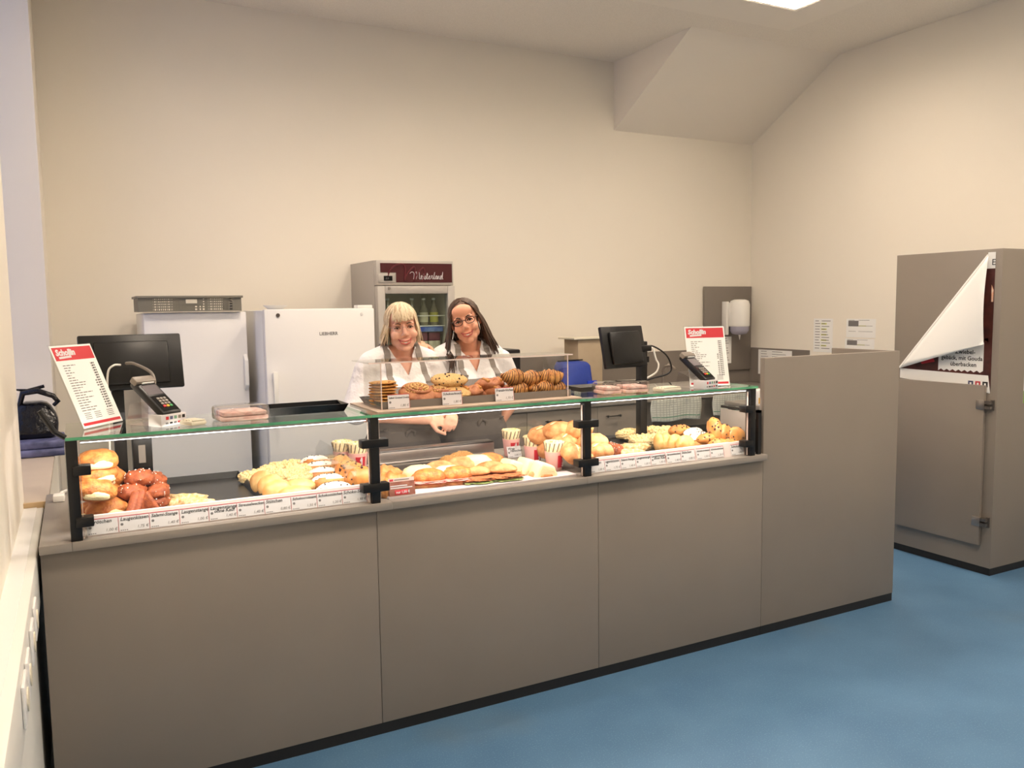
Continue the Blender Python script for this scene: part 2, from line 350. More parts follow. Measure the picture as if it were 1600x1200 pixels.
# tall partition at the right end
tp = thing('counter_partition', 'taller plain grey partition at the right end of the counter', 'partition', (2.946, CY, 0))
L_ = 3.925 - 2.946
bx('front_panel', 0, L_, 0, .03, .045, 1.385, 'lam', tp, bev=.0015); bx('return_panel', L_ - .03, L_, .031, .43, .045, 1.385, 'lam', tp, bev=.0015); bx('inner_panel', .0, .018, .031, .43, .045, .86, 'lam', tp)
bx('plinth', 0, L_ - .002, .003, .43, 0, .045, 'plinth', tp)

# ================================================================== glass display case
ZG = 1.246
dc = thing('glass_display_case', 'three-bay glass display case with black posts on the counter', 'display case', (0, CY, ZF))
PX = [-.03, .97, 1.917, 2.858]
for i, x in enumerate(PX):
    p = obj('post', G().box(x - .017, x + .017, -.018, .016, 0, ZG - ZF - .002), 'black', dc, bev=.002)
    bp = obj('rear_post', G().box(x - .012, x + .012, .36, .385, 0, ZG - ZF - .002), 'glass', dc) if False else None
    for z in (.06, .228):
        x0, x1 = (x if i == 0 else x - .052), (x if i == 3 else x + .052)
        obj('clamp', G().box(x0, x1, -.024, .022, z - .016, z + .016), 'black', p, bev=.003)
for i in range(3):
    a, b = PX[i] + .02, PX[i + 1] - .02
    obj('front_pane', G().box(a, b, -.006, .002, .004, ZG - ZF - .018), 'glass', dc)
    for e in (a, b - .002): obj('pane_edge', G().box(e, e + .002, -.0065, .0025, .004, ZG - ZF - .018), 'acedge', dc)
    A, B = PX[i] - .016 + (.002 if i else 0), PX[i + 1] + (.016 if i == 2 else -.016)
    tpn = obj('top_pane', G().box(A, B, -.03, .36, ZG - ZF, ZG - ZF + .010), 'glasst', dc)
    obj('pane_edge', G().box(A, B, -.0318, -.0302, ZG - ZF, ZG - ZF + .010), 'edge', tpn)
    obj('side_edge', G().box(B - .0012, B, -.03, .36, ZG - ZF + .0005, ZG - ZF + .0102), 'edge', tpn)
    ld = obj('led_profile', G().box(a + .004, b - .004, .004, .024, ZG - ZF - .012, ZG - ZF - .001), 'steel', dc)
    obj('led_strip', G().box(a + .006, b - .006, .0045, .0165, ZG - ZF - .0145, ZG - ZF - .0122), 'led', ld)
    l = bpy.data.lights.new('led_light', 'AREA'); l.shape = 'RECTANGLE'; l.size = b - a - .04; l.size_y = .016; l.energy = LED_POWER; l.color = LED_COLOR
    o = bpy.data.objects.new('led_light', l); COL.objects.link(o); o.parent = dc; o.location = ((a + b) / 2, .016, ZG - ZF - .019); o.rotation_euler = (math.radians(40), 0, 0)
ep = obj('end_frame', G().box(2.905, 2.925, -.005, .012, 0, .215).box(2.905, 2.925, -.005, .26, .203, .215), 'black', dc)
obj('end_board', G().box(2.893, 2.903, .012, .25, 0, .20), 'lam2', dc)
obj('left_end_pane', G().box(-.05, -.044, .02, .34, .004, .30), 'glass', dc)
st = obj('stay_bar', G().tube([(-.046, .02, ZG - ZF + .005), (-.075, .012, .355), (-.112, .01, .425)], .0085, 8), 'black', dc)

# acrylic dividers beside the middle bay
dv = obj('acrylic_divider', G().prism([(0, 0, 0), (0, 0, .11), (0, -.08, .16), (0, -.60, .15), (0, -.60, 0)], (.004, 0, 0)), 'acryl', loc=(.925, 3.66, ZF)); tag(dv, 'clear acrylic divider with slanted edge in the left bay beside the wraps', 'divider')
dv = obj('acrylic_divider', G().prism([(0, 0, 0), (0, 0, .15), (0, -.17, .20), (0, -.52, .13), (0, -.52, 0)], (.004, 0, 0)), 'acryl', loc=(1.905, 3.57, ZF)); tag(dv, 'clear acrylic divider behind the pile of filled rolls', 'divider')

# ================================================================== fridges and back wall furniture
def handle_bar(g, x, y, z0, z1, off=.045, r=.011):
    g.box(x - r, x + r, y - off, y - off + .02, z0, z1).box(x - r, x + r, y - off + .02, y, z0 + .01, z0 + .05).box(x - r, x + r, y - off + .02, y, z1 - .05, z1 - .01); return g
t = thing('white_fridge', 'white upright fridge under the grey crate, behind the left till screen', 'fridge', (.372, 5.5, 0))
obj('cabinet', G().box(0, .605, .06, .64, .03, 1.635), 'white', t, bev=.006); dr = obj('door', G().box(0, .605, 0, .055, .10, 1.64), 'white', t, bev=.008)
obj('handle', G().prism([(.575, 0, 1.13), (.575, -.04, 1.17), (.575, -.04, 1.33), (.575, 0, 1.37)], (.026, 0, 0)), 'whitep', dr, bev=.006); obj('foot_grille', G().box(.02, .585, .03, .05, .03, .095), 'lamdark', t)
t = thing('white_fridge', 'wider white upright fridge with small maker lettering and a long bar handle', 'fridge', (1.03, 5.2, 0))
obj('cabinet', G().box(0, .70, .065, .72, .03, 1.645), 'white', t, bev=.006); dr = obj('door', G().box(0, .70, 0, .06, .10, 1.652), 'white', t, bev=.009)
obj('handle', handle_bar(G(), .045, 0, .98, 1.27, .05, .014), 'whitep', dr, bev=.003); obj('foot_grille', G().box(.02, .68, .03, .05, .03, .095), 'lamdark', t)
text('LIEBHERR', .028, FRONT(.335, -.0008, 1.485), 'grey_ink', dr, bold=.0006)
obj('lock', G().cyl((.082, -.004, 1.615), (.082, .002, 1.615), .012), 'dsteel', dr); obj('hinge_cap', G().cyl((.615, -.003, 1.615), (.615, .002, 1.615), .009), 'white', dr)
obj('top_hinge', G().box(.595, .695, .02, .10, 1.652, 1.672), 'whitep', t, bev=.004)
b = thing('white_bowl', 'small white dish lying on the wider white fridge', 'dish', (1.13, 5.35, 1.647)); obj('dish', G().lathe([(.03, 0), (.045, .004), (.075, .028), (.078, .03), (.07, .027), (.04, .008), (.001, .007)], 24), 'whitep', b, smooth=True)

# grey stacking crate: rim, base, solid corners, perforated sides
t = thing('stacking_crate', 'grey perforated plastic stacking crate on top of the white fridge', 'crate', (.345, 5.47, 1.645))
g = G().box(0, .60, 0, .40, 0, .008)
obj('crate_base', g, 'crate', t); obj('rim', G().box(-.01, .61, -.01, .012, .083, .097).box(-.01, .61, .388, .41, .083, .097).box(-.01, .012, .012, .388, .083, .097).box(.588, .61, .012, .388, .083, .097), 'crate', t, bev=.002)
for x0, x1 in ((.0, .08), (.232, .245), (.25, .37), (.385, .398), (.545, .60)):
    obj('side_rib', G().box(x0, x1, 0, .01, .008, .083) if x1 - x0 < .1 else G().box(x0, x1, 0, .008, .04, .083), 'crate', t)
    obj('side_rib', G().box(x0, x1, .39, .40, .008, .083), 'crate', t)
for y0 in (0, .392):
    g = G(); k = 0
    for i in range(20):
        x = .085 + i * .023
        g.box(x, x + .006, y0 + .002, y0 + .006, .008, .083)
    for z in (.02, .036, .052, .068): g.box(.08, .545, y0 + .0025, y0 + .0055, z, z + .006)
    obj('perforated_side', g, 'crate', t)
for x0 in (0, .592): obj('crate_end', G().box(x0, x0 + .008, .01, .39, .008, .083), 'crate', t)
obj('label_pocket', G().box(.27, .335, -.003, 0, .05, .075), 'cream', t)

# glass-door drinks fridge
FX0, FX1, FY, FH = 1.885, 2.472, 5.6, 1.985
t = thing('glass_door_fridge', 'silver glass-door drinks fridge with maroon header between the staff', 'fridge', (FX0, FY, 0)); W = FX1 - FX0
obj('shell', G().box(0, .03, .05, .60, .1, FH).box(W - .03, W, .05, .60, .1, FH).box(.03, W - .03, .57, .60, .1, FH).box(.03, W - .03, .05, .57, FH - .2, FH).box(.03, W - .03, .05, .57, .1, .16), 'silver', t)
obj('foot', G().box(.02, W - .02, .08, .58, 0, .1), 'plinth', t)
hd = obj('header', G().box(0, W, 0, .05, FH - .175, FH), 'silver', t, bev=.006)
obj('sign_panel', G().prism([(.03, -.003, FH - .085), (.03, -.003, FH - .02), (W - .012, -.003, FH - .02), (W - .012, -.003, FH - .155), (.145, -.003, FH - .155), (.145, -.003, FH - .085)], (0, .003, 0)), 'maroon', hd)
cb = obj('control_box', G().box(.012, .135, -.006, 0, FH - .155, FH - .095), 'silver', hd, bev=.002); obj('display', G().box(.052, .115, -.009, -.006, FH - .143, FH - .110), 'blackg', cb)
text('-8.0', .018, FRONT(.062, -.0095, FH - .133), 'grey_ink', cb)
def script(strokes, size, ox, oz, y, r, m, parent, name='lettering'):
    g = G()
    for s in strokes:
        pts = [V((ox + a * size, y, oz + b_ * size)) for a, b_ in s]
        sm = []
        for i in range(len(pts) - 1):
            p0, p1, p2, p3 = pts[max(i - 1, 0)], pts[i], pts[i + 1], pts[min(i + 2, len(pts) - 1)]
            for k in range(4):
                u = k / 4; sm.append(.5 * ((2 * p1) + (p2 - p0) * u + (2 * p0 - 5 * p1 + 4 * p2 - p3) * u * u + (3 * p1 - p0 - 3 * p2 + p3) * u ** 3))
        sm.append(pts[-1]); g.tube(sm, r, 5)
    return obj(name, g, m, parent)
ML = [[(-.5, .75), (-.3, .95), (.0, .9), (.1, .6), (.0, 0)], [(.0, 0), (.15, .55), (.42, 1.0), (.45, .7), (.38, 0)], [(.38, 0), (.55, .6), (.8, .95), (.86, .6), (.84, .08), (1.0, .05), (1.15, .25), (1.25, .45), (1.12, .48), (1.08, .1), (1.3, .03), (1.42, .4), (1.40, .08), (1.55, .1), (1.7, .48), (1.72, .2), (1.6, .0), (1.85, .12), (2.0, .85)],
      [(2.0, .85), (1.95, .1), (2.12, .06), (2.25, .4), (2.38, .45), (2.25, .15), (2.32, .0), (2.5, .15), (2.62, .48), (2.74, .45), (2.72, .1), (2.88, .1), (3.1, .95), (3.0, .6), (2.98, .05), (3.15, .1), (3.4, .45), (3.22, .4), (3.22, .05), (3.4, .1), (3.48, .42), (3.46, .05), (3.52, .05), (3.62, .42), (3.7, .4), (3.7, .06), (3.85, .08), (4.1, .45), (3.92, .42), (3.9, .05), (4.08, .08), (4.28, 1.0), (4.2, .1), (4.32, .05)],
      [(1.88, .62), (2.14, .64)], [(1.46, .66), (1.48, .7)]]
script(ML, .053, .275, FH - .132, -.0045, .0019, 'card', hd)
script([[(-.4, .2), (-.1, .9), (.6, 1.2), (.9, .9), (.8, 0)], [(.8, 0), (1.0, .5), (1.5, 1.0), (1.6, .7), (1.5, 0)], [(1.5, 0), (1.8, .6), (2.2, .95), (2.3, .6), (2.1, 0)]], .105, .12, FH - .150, -.0032, .006, 'maroon2', hd, 'printed_initial')
dr = obj('door_frame', G().box(0, .055, -.02, .045, .12, FH - .18).box(W - .055, W, -.02, .045, .12, FH - .18).box(.055, W - .055, -.02, .045, FH - .235, FH - .18).box(.055, W - .055, -.02, .045, .12, .18), 'silver', t, bev=.004)
obj('pane', G().box(.055, W - .055, .005, .012, .18, FH - .235), 'glasst', dr); obj('lock', G().cyl((.085, -.026, FH - .195), (.085, -.02, FH - .195), .01), 'steel', dr)
obj('inner_lining', G().box(.031, W - .031, .56, .569, .16, FH - .2).box(.031, .036, .06, .56, .16, FH - .2).box(W - .036, W - .031, .06, .56, .16, FH - .2), 'cream', t)
SH = [1.515, 1.20, .88, .55]
for z in SH:
    g = G()
    for i in range(13): x = .05 + i * (W - .1) / 12; g.cyl((x, .08, z), (x, .55, z), .003, 6)
    for y in (.08, .3, .55): g.cyl((.03, y, z), (W - .03, y, z), .004, 6)
    g.cyl((.03, .075, z + .075), (W - .03, .075, z + .075), .003, 6)
    obj('wire_shelf', g, 'white', t)
def bottle(x, y, z, body, labc, lab, h=.20, r=.032):
    b = thing('drink_bottle', lab, 'bottle', (x, y, z), 0, 'bottles in the drinks fridge')
    obj('glass_body', G().lathe([(r * .9, 0), (r, .01), (r, h * .55), (r * .45, h * .75), (r * .4, h * .93), (.001, h * .93)], 14), body, b, smooth=True)
    obj('bottle_label', G().lathe([(r + .0008, h * .12), (r + .0008, h * .48)], 14), labc, b, smooth=True); obj('cap', G().cyl((0, 0, h * .93), (0, 0, h), r * .45, 10), 'white', b)
mj = mat('pale_drink', S(140, 132, 110), .1); mg = mat('lime_label', S(196, 190, 92), .5); mw_ = mat('cream_label', S(214, 206, 178), .5)
for i, (dx, lc, lb) in enumerate([(.40, mw_, 'drink bottle with cream label on the upper fridge shelf beside the lime one'), (.48, mg, 'drink bottle with lime green label at the right of the upper fridge shelf'), (.12, mw_, 'drink bottle with cream label, leftmost on the upper fridge shelf'), (.31, mg, 'drink bottle with lime label behind the blonde hair on fridge shelf')]):
    bottle(FX0 + dx, FY + .13, 1.5195, mj, lc, lb)
pk = obj('drinks_tray', G().box(0, .30, 0, .2, 0, .035), mat('blue_print', S(52, 84, 190), .4, col2=S(150, 180, 230), vscale=12), loc=(FX0 + .24, FY + .10, 1.4735)); tag(pk, 'flat blue drinks tray lying on the plum packs in the fridge', 'tray')
for i in range(3):
    pk = obj('drink_carton', G().box(0, .09, 0, .09, 0, .062), mat('plum_print', S(112, 58, 70), .5, var=.15, vscale=20), loc=(FX0 + .23 + .1 * i, FY + .11, 1.4055), bev=.004)
    tag(pk, 'flat plum coloured pack lying on pale cartons in the fridge, ' + ('left one', 'centre one', 'right one')[i], 'carton', 'plum cartons in the fridge')
for i in range(3):
    pk = obj('drink_carton', G().box(0, .09, 0, .09, 0, .2), mat('pale_carton', S(206, 200, 182), .5, col2=S(150, 140, 120), vscale=18), loc=(FX0 + .23 + .1 * i, FY + .11, 1.2045), bev=.004)
    tag(pk, 'pale drinks carton under the plum packs in the fridge, ' + ('left one', 'centre one', 'right one')[i], 'carton', 'pale cartons in the fridge')

# back run of base cabinets, worktop, splashbacks
t = thing('back_cabinet_run', 'grey base cabinets with black bar handles along the back wall', 'cabinet', (2.50, 5.6, 0))
obj('carcass', G().box(0, 3.43, .02, .59, .1, .83), 'lamdark', t); obj('plinth', G().box(0, 3.43, .06, .59, 0, .1), 'plinth', t)
xs = [.002, .575, 1.23, 1.72]
for a, b_ in zip(xs, xs[1:]):
    d = obj('drawer_front', G().box(a, b_ - .004, 0, .019, .10, .825), 'lam', t, bev=.001)
    c = (a + b_) / 2 - .1
    g = G().cyl((c - .06, -.03, .745), (c + .06, -.03, .745), .005, 8)
    for q in (-.06, .06): g.ball((c + q, -.03, .745), .011).cyl((c + q, -.03, .745), (c + q, 0, .745), .004, 8)
    obj('bar_handle', g, 'black', d)
ov = obj('oven_front', G().box(1.80, 2.44, -.01, .019, .12, .825), 'dsteel', t, bev=.003); obj('oven_window', G().box(1.86, 2.38, -.014, -.010, .25, .60), 'blackg', ov)
obj('rail', G().cyl((1.72, -.045, .842), (2.9, -.045, .842), .006, 8), 'steel', t)
ov = obj('oven_front', G().box(2.46, 3.1, -.01, .019, .12, .825), 'dsteel', t, bev=.003); obj('oven_window', G().box(2.52, 3.04, -.014, -.010, .25, .60), 'blackg', ov)
wt2 = bx('back_worktop', 2.49, 5.935, 5.575, 6.195, .835, .87, 'lam2', bev=.002); tag(wt2, 'grey worktop along the back wall under the splashback', 'worktop')
sp = bx('splashback', 2.49, 5.935, 6.186, 6.1995, .872, 1.215, 'lamdark'); tag(sp, 'low grey splashback panel on the back wall', 'splashback')
sp = bx('splashback', 5.926, 5.9395, 5.43, 6.185, .872, 1.215, 'lamdark'); tag(sp, 'low grey splashback panel on the right wall below the notices', 'splashback')
sp = bx('wall_panel', 5.33, 5.925, 6.165, 6.185, 1.0, 1.815, 'lamdark', bev=.002); tag(sp, 'tall grey wall panel in the corner behind the towel dispenser', 'panel')
# towels on the rail
def dish_towel(x0, x1, zb, lab):
    t = thing('dish_towel', lab, 'towel', ((x0 + x1) / 2, 5.555, .842), 0, 'checked dish towels on the back rail'); n, k = 14, 12; w_ = (x1 - x0) / 2
    def surf(off, us, vs, dz=0):
        g = G(); P = []
        for i, u in enumerate(us):
            for j, v in enumerate(vs):
                s = v
                y = -.012 - .006 * math.sin(u * 9 + 1) * min(1, s * 3) - off
                z = .010 - s * (.842 - zb) + .006 * math.sin(u * 5) * s
                P.append((u * w_ + .008 * math.sin(s * 4) * u, y, z))
        m_ = len(vs); g.add(P, [(i * m_ + j, i * m_ + j + 1, (i + 1) * m_ + j + 1, (i + 1) * m_ + j) for i in range(len(us) - 1) for j in range(m_ - 1)]); return g
    lin = lambda a, b_, q: [a + (b_ - a) * i / q for i in range(q + 1)]
    cl = obj('cloth', surf(0, lin(-1, 1, n), lin(0, 1, k)), 'towel', t, smooth=True); md = cl.modifiers.new('thickness', 'SOLIDIFY'); md.thickness = .003; md.offset = 1
    obj('green_band', surf(.0042, lin(-.97, .97, n), lin(.78, .83, 2)), 'tgreen', t)
    for i in range(15):
        u = -.93 + i * .133; obj('check_line', surf(.0038, [u - .012, u + .012], lin(0, .97, k)), 'tgrey', t)
    for i in range(9):
        v = .05 + i * .105; obj('check_line', surf(.0036, lin(-.97, .97, n), [v - .012, v + .012]), 'tgrey', t)
dish_towel(4.23, 4.76, .655, 'pale checked dish towel hanging left of the other, above the rolls')
dish_towel(4.90, 5.33, .66, 'pale checked dish towel hanging at the right, near the tall partition')
# paper towel dispenser on the corner panel
t = thing('paper_towel_dispenser', 'white paper towel dispenser mounted on the grey corner panel', 'dispenser', (5.67, 6.163, 1.33))
g = G(); prof = [(.095, .10), (.097, .12), (.097, .31), (.085, .345), (.05, .358), (.001, .36)]
obj('cover', g.lathe(prof, 24, (0, -.105, 0)).box(-.095, .095, -.105, 0, .1, .33), 'whitep', t, bev=.006); obj('lower_shell', G().lathe([(.03, .02), (.07, .03), (.09, .06), (.092, .10)], 24, (0, -.105, 0)), mat('smoky_plastic', S(172, 170, 186), .25), t, smooth=True)
obj('backplate', G().box(-.13, -.098, -.07, -.001, .02, .34), 'whitep', t, bev=.006); obj('paper_end', G().prism([(-.008, -.105, .02), (.02, -.105, .02), (.008, -.105, -.03)], (0, .002, 0)), 'paper', t)
# papers on the walls
def notice(name, mw, w_, h, lab, rows, ycol=None, head=False):
    t = thing(name, lab, 'notice'); t.matrix_world = mw
    obj('sheet', G().box(0, w_, -h, 0, 0, .0008), 'paper', t)
    random.seed(len(lab))
    for i in range(rows):
        y = -h * (.06 + .9 * i / rows)
        obj('printed_line', G().box(w_ * .08, w_ * (.25 + .1 * random.random()), y - h * .018, y, .0008, .0012), 'grey_ink', t)
        obj('printed_line', G().box(w_ * .42, w_ * (.6 + .3 * random.random()), y - h * .018, y, .0008, .0012), 'grey_ink', t)
        if ycol and i % 2: obj('highlight', G().box(w_ * .40, w_ * .68, y - h * .03, y + h * .01, .0008, .001), ycol, t)
    if head: obj('grey_block', G().box(w_ * .07, w_ * .42, -h * .40, -h * .10, .0008, .0012), 'grey_ink', t)
    return t
hl = mat('yellow_green_marker', S(206, 208, 110), .7)
RW = lambda y, z: fr((XR - .001, y, z), (0, -1, 0), (0, 0, 1))
notice('wall_notice', RW(5.39, 1.505), .215, .30, 'narrow paper list with yellow lines taped to the right wall', 11, hl)
notice('wall_notice', RW(5.03, 1.505), .30, .16, 'upper paper with grey and yellow table on the right wall by the cabinet', 3, hl, True)
notice('wall_notice', RW(5.04, 1.335), .30, .14, 'lower paper with small yellow table just above the partition', 3, hl, True)
notice('wall_notice', fr((5.925, 6.06, 1.20), (0, -1, 0), (0, 0, 1)), .43, .24, 'wide printed table pinned on the right splashback', 9)
notice('wall_notice', fr((5.47, 6.164, 1.33), (1, 0, 0), (0, 0, 1)), .2, .26, 'paper sheet hanging beneath the towel dispenser behind the menu', 10)
# items on the back worktop
t = thing('storage_box', 'beige box with a pale lid board standing behind the blue bag', 'box', (3.77, 5.89, .871)); obj('carton', G().box(-.11, .13, -.11, .11, 0, .50), 'box', t, bev=.003); obj('lid_board', G().box(-.16, .2, -.13, .13, .5006, .515), 'cream', t, bev=.003)
t = thing('cooler_bag', 'blue fabric cooler bag with a paper tag on the back worktop', 'bag', (3.54, 5.64, .871)); obj('bag_body', G().prism([(-.15, -.08, 0), (.15, -.08, 0), (.14, -.03, .30), (.12, 0, .33), (-.10, 0, .33), (-.12, -.03, .30)], (0, .16, 0)), 'blue', t, bev=.025, smooth=True)
obj('zip', G().tube([(-.115, .075, .335), (.12, .075, .338)], .006), 'blackp', t); obj('paper_tag', G().box(-.06, .0, -.083, -.081, .03, .13), 'paper', t); obj('side_pocket', G().box(.06, .15, -.10, -.08, .02, .18), mat('shiny_blue', S(30, 60, 190), .2), t, bev=.008)
t = thing('socket_strip', 'white wall socket box behind the right till screen', 'socket', (4.0, 6.15, 1.0)); obj('box', G().box(-.08, .08, -.02, .03, -.04, .04), 'whitep', t, bev=.004)
for x in (-.04, .04): obj('socket_insert', G().cyl((x, -.022, 0), (x, -.02, 0), .022), 'cream', t)
t = thing('crumpled_cloth', 'crumpled pale yellow cloth on the back worktop behind the till pole', 'cloth', (4.05, 5.75, .871)); me = G()
for i in range(7):
    random.seed(i); me.ball((.05 * random.uniform(-1.2, 1.2), .04 * random.uniform(-1, 1), .035 + .015 * random.random()), (.045, .04, .034))
obj('cloth', me, mat('pale_yellow', S(222, 208, 158), .9, bump=.5, bscale=30), t, smooth=True)
t = thing('kitchen_tap', 'chrome tap over the sink on the back worktop', 'tap', (4.72, 6.02, .871)); obj('spout', G().tube([(0, 0, 0), (0, 0, .18), (.01, -.02, .22), (.03, -.08, .23), (.04, -.13, .20)], .011, 10), 'steel', t, smooth=True); obj('lever', G().tube([(0, 0, .17), (.06, -.01, .24)], .007), 'steel', t); obj('base', G().cyl((0, 0, 0), (0, 0, .03), .026), 'steel', t)
t = thing('wire_stand', 'small chrome wire stand near the menu on the back worktop', 'stand', (5.25, 5.9, .871)); obj('wires', G().tube([(0, 0, 0), (.10, 0, .30), (.12, 0, .31)], .006).tube([(.05, .03, 0), (.15, .03, .28)], .006).tube([(-.04, 0, .006), (.12, 0, .006), (.12, .06, .006), (-.04, .06, .006), (-.04, 0, .006)], .006), 'steel', t)
pc = ony(1186, 632, 4.75)
t = thing('drink_pack', 'white and yellow carton behind the end of the display case', 'carton', (pc.x, 4.75, .8715))
obj('carton', G().box(-.045, .06, -.04, .04, 0, .115), 'paper', t, bev=.002); obj('yellow_print', G().box(-.0445, .0595, -.0412, -.04, .010, .055), mat('yellow_print', S(228, 178, 60), .5), t)
t = thing('side_table', 'grey side table behind the partition carrying the yellow carton', 'table', (4.9, 4.8, 0)); obj('top', G().box(-.32, .3, -.25, .25, .842, .871), 'lam2', t, bev=.002)
for x in (-.28, .26):
    for y in (-.21, .21): obj('leg', G().box(x - .02, x + .02, y - .02, y + .02, 0, .842), 'black', t)
t = thing('kitchen_appliance', 'black slim appliance standing on the back worktop right of the staff', 'appliance', (2.86, 5.72, .871)); obj('body', G().box(-.17, .17, -.11, .15, .012, .45), 'blackp', t, bev=.012); obj('silver_band', G().box(-.168, .168, -.113, -.11, .40, .415), 'steel', t)
for x in (-.13, .13): obj('foot', G().box(x - .02, x + .02, -.06, .1, 0, .012), 'blackp', t)

# ================================================================== tall grey cabinet on the right
KX, KY0, KY1, KH = 4.775, 2.955, 3.655, 1.948
t = thing('tall_cabinet', 'tall grey cabinet against the right wall with a hinged lower door', 'cabinet', (KX, KY0, 0))
obj('carcass', G().box(0, XR - KX - .002, 0, KY1 - KY0, .045, KH), 'lam', t, bev=.0015); obj('plinth', G().box(.004, XR - KX - .002, .004, KY1 - KY0 - .004, 0, .045), 'plinth', t)
d = obj('door', G().box(-.03, -.006, .06, .645, .18, 1.146), 'lam', t, bev=.0015)
for z in (.325, 1.032):
    h = obj('hinge', G().box(-.036, -.030, .055, .105, z - .028, z + .028), 'steel', d, bev=.002)
    obj('hinge_arm', G().box(-.034, -.001, .018, .056, z - .024, z - .006).box(-.034, -.001, .018, .056, z + .006, z + .024).box(-.012, -.001, .012, .03, z - .03, z + .03), 'dsteel', h)
# peeling poster on the cabinet side
PXp = KX - .0015
t = thing('peeling_poster', 'peeling poster on the tall cabinet, white back folded over dark red print', 'poster', (PXp, 3.0, 1.10))
def pl(pts, x, m, name, th=.0006, parent=t): return obj(name, G().prism([(x, y, z) for y, z in pts], (th, 0, 0)), m, parent)
# local y grows away from the viewer; right edge of the poster is y=.0, left y=.62
pl([(0, .0), (.62, .0), (.62, .86), (0, .86)][:0] or [(-.004, .0), (.605, .052), (.605, .115), (.012, .105)], -.0012, 'paper', 'white_border')
pm = mat('poster_print', S(92, 42, 34), .45, col2=S(62, 28, 24), vscale=14)
pl([(.012, .105), (.605, .115), (.605, .135), (.02, .33)], -.0012, pm, 'printed_area')
pl([(-.004, .0), (.012, .105), (.02, .30), (.06, .33), (.06, .735), (-.004, .735)], -.0012, pm, 'printed_strip')
pl([(-.004, .735), (.06, .735), (.04, .83), (-.004, .83)], -.0012, 'paper', 'white_top_strip')
z = [(.045, .25), (.335, .205)]; zz = [(.335, .135 + (.0)), ]
n = 15; teeth = [(.335 - .29 * i / n, .118 + (.012 if i % 2 else 0)) for i in range(n + 1)]
pl(teeth + [(.045, .30), (.335, .235)], -.0018, 'paper', 'zigzag_ticket')
TX = lambda y, z: fr((-.0021, y, z), (0, -1, 0), (0, 0, 1))
for s, y, zz_ in (('Zwiebel-', .225, .228), ('gebäck, mit Gouda', .315, .190), ('überbacken', .255, .152)): text(s, .036 if len(s) < 12 else .035, TX(y, zz_), 'ink', t, bold=.0006)
pl([(.36, .17), (.45, .15), (.47, .18), (.38, .21)], -.0018, 'red', 'red_badge')
for i, y in enumerate((.135, .09, .045)): 
    ic = pl([(y, .035), (y - .032, .035), (y - .032, .067), (y, .067)], -.0018, ('navy', 'redline', 'ink')[i], 'social_icon')
    pl([(y - .010, .045), (y - .022, .045), (y - .022, .058), (y - .010, .058)], -.0021, 'paper', 'icon_glyph', .0003, ic)
text('E', .05, TX(.018, .755), 'ink', t)
pl([(.0, .54), (.012, .54), (.013, .64), (.0, .61)], -.0018, mat('onion_print', S(226, 150, 100), .5, col2=S(240, 220, 200), vscale=40), 'printed_photo')
# folded flap: curls off the surface along the fold from upper right to lower left
A, B, Cc = V((0, .033, .81)), V((0, .012, .292)), V((0, .60, .115)); g = G(); n = 14; P = []
for i in range(n + 1):
    u = i / n; E0 = A.lerp(Cc, u); E1 = B if False else None
    for j in range(n + 1):
        v = j / n; tip = A.lerp(Cc, u); q = tip.lerp(B, v)
        dist = v * (1 - abs(2 * u - 1) * .35)
        lift = .012 + .05 * math.sin(min(1, v * 1.1) * PI * .62)
        P.append((-lift, q.y, q.z))
g.add(P, [(i * (n + 1) + j, i * (n + 1) + j + 1, (i + 1) * (n + 1) + j + 1, (i + 1) * (n + 1) + j) for i in range(n) for j in range(n)])
fl = obj('folded_flap', g, 'paper', t, smooth=True); md = fl.modifiers.new('thickness', 'SOLIDIFY'); md.thickness = .0006
# rolled fold connecting flap and wall
g = G(); P = []
for i in range(n + 1):
    q = A.lerp(Cc, i / n)
    for j in range(7):
        a = PI * j / 6; P.append((-.001 - .006 * (1 - math.cos(a)), q.y + .012 * math.sin(a) * .8, q.z + .012 * math.sin(a) * .75))
g.add(P, [(i * 7 + j, i * 7 + j + 1, (i + 1) * 7 + j + 1, (i + 1) * 7 + j) for i in range(n) for j in range(6)])
obj('rolled_fold', g, 'paper', t, smooth=True)
t = thing('leaflet', 'leaflet with a green corner on the front of the tall cabinet', 'leaflet', (5.03, KY0 - .0015, 1.03)); obj('sheet', G().box(0, .21, -.0008, 0, 0, .297), 'paper', t); obj('green_print', G().box(-.0, .21, -.0014, -.0008, 0, .075), mat('leaf_green', S(120, 170, 70), .6), t)
# things on the sill
t = thing('black_bag', 'glossy black handbag with looped strap on the window sill', 'bag', (-.22, 5.05, .989)); g = G()
obj('bag_body', G().prism([(-.10, -.08, 0), (.11, -.08, 0), (.12, -.06, .10), (.07, -.03, .19), (-.06, -.03, .19), (-.11, -.06, .1)], (0, .13, 0)), 'bagblk', t, bev=.03, smooth=True)
obj('strap', G().tube([(-.06, 0, .17), (-.04, -.02, .24), (.03, -.03, .25), (.10, -.04, .22), (.12, -.04, .19), (.10, -.03, .17)], [.012, .016, .016, .014, .014, .010], 8), 'bagblk', t, smooth=True); obj('strap', G().tube([(-.09, 0, .15), (-.08, 0, .26), (-.02, .02, .25), (.06, .02, .27)], .009, 8), 'bagblk', t, smooth=True)
t = thing('folded_blanket', 'folded dark blue patterned cloth under the black bag on the sill', 'cloth', (-.21, 5.03, .908)); obj('layer', G().box(-.15, .14, -.17, .2, 0, .04), 'navy', t, bev=.014, smooth=True); obj('layer', G().box(-.145, .13, -.16, .19, .0405, .08), 'navy', t, bev=.010, smooth=True)
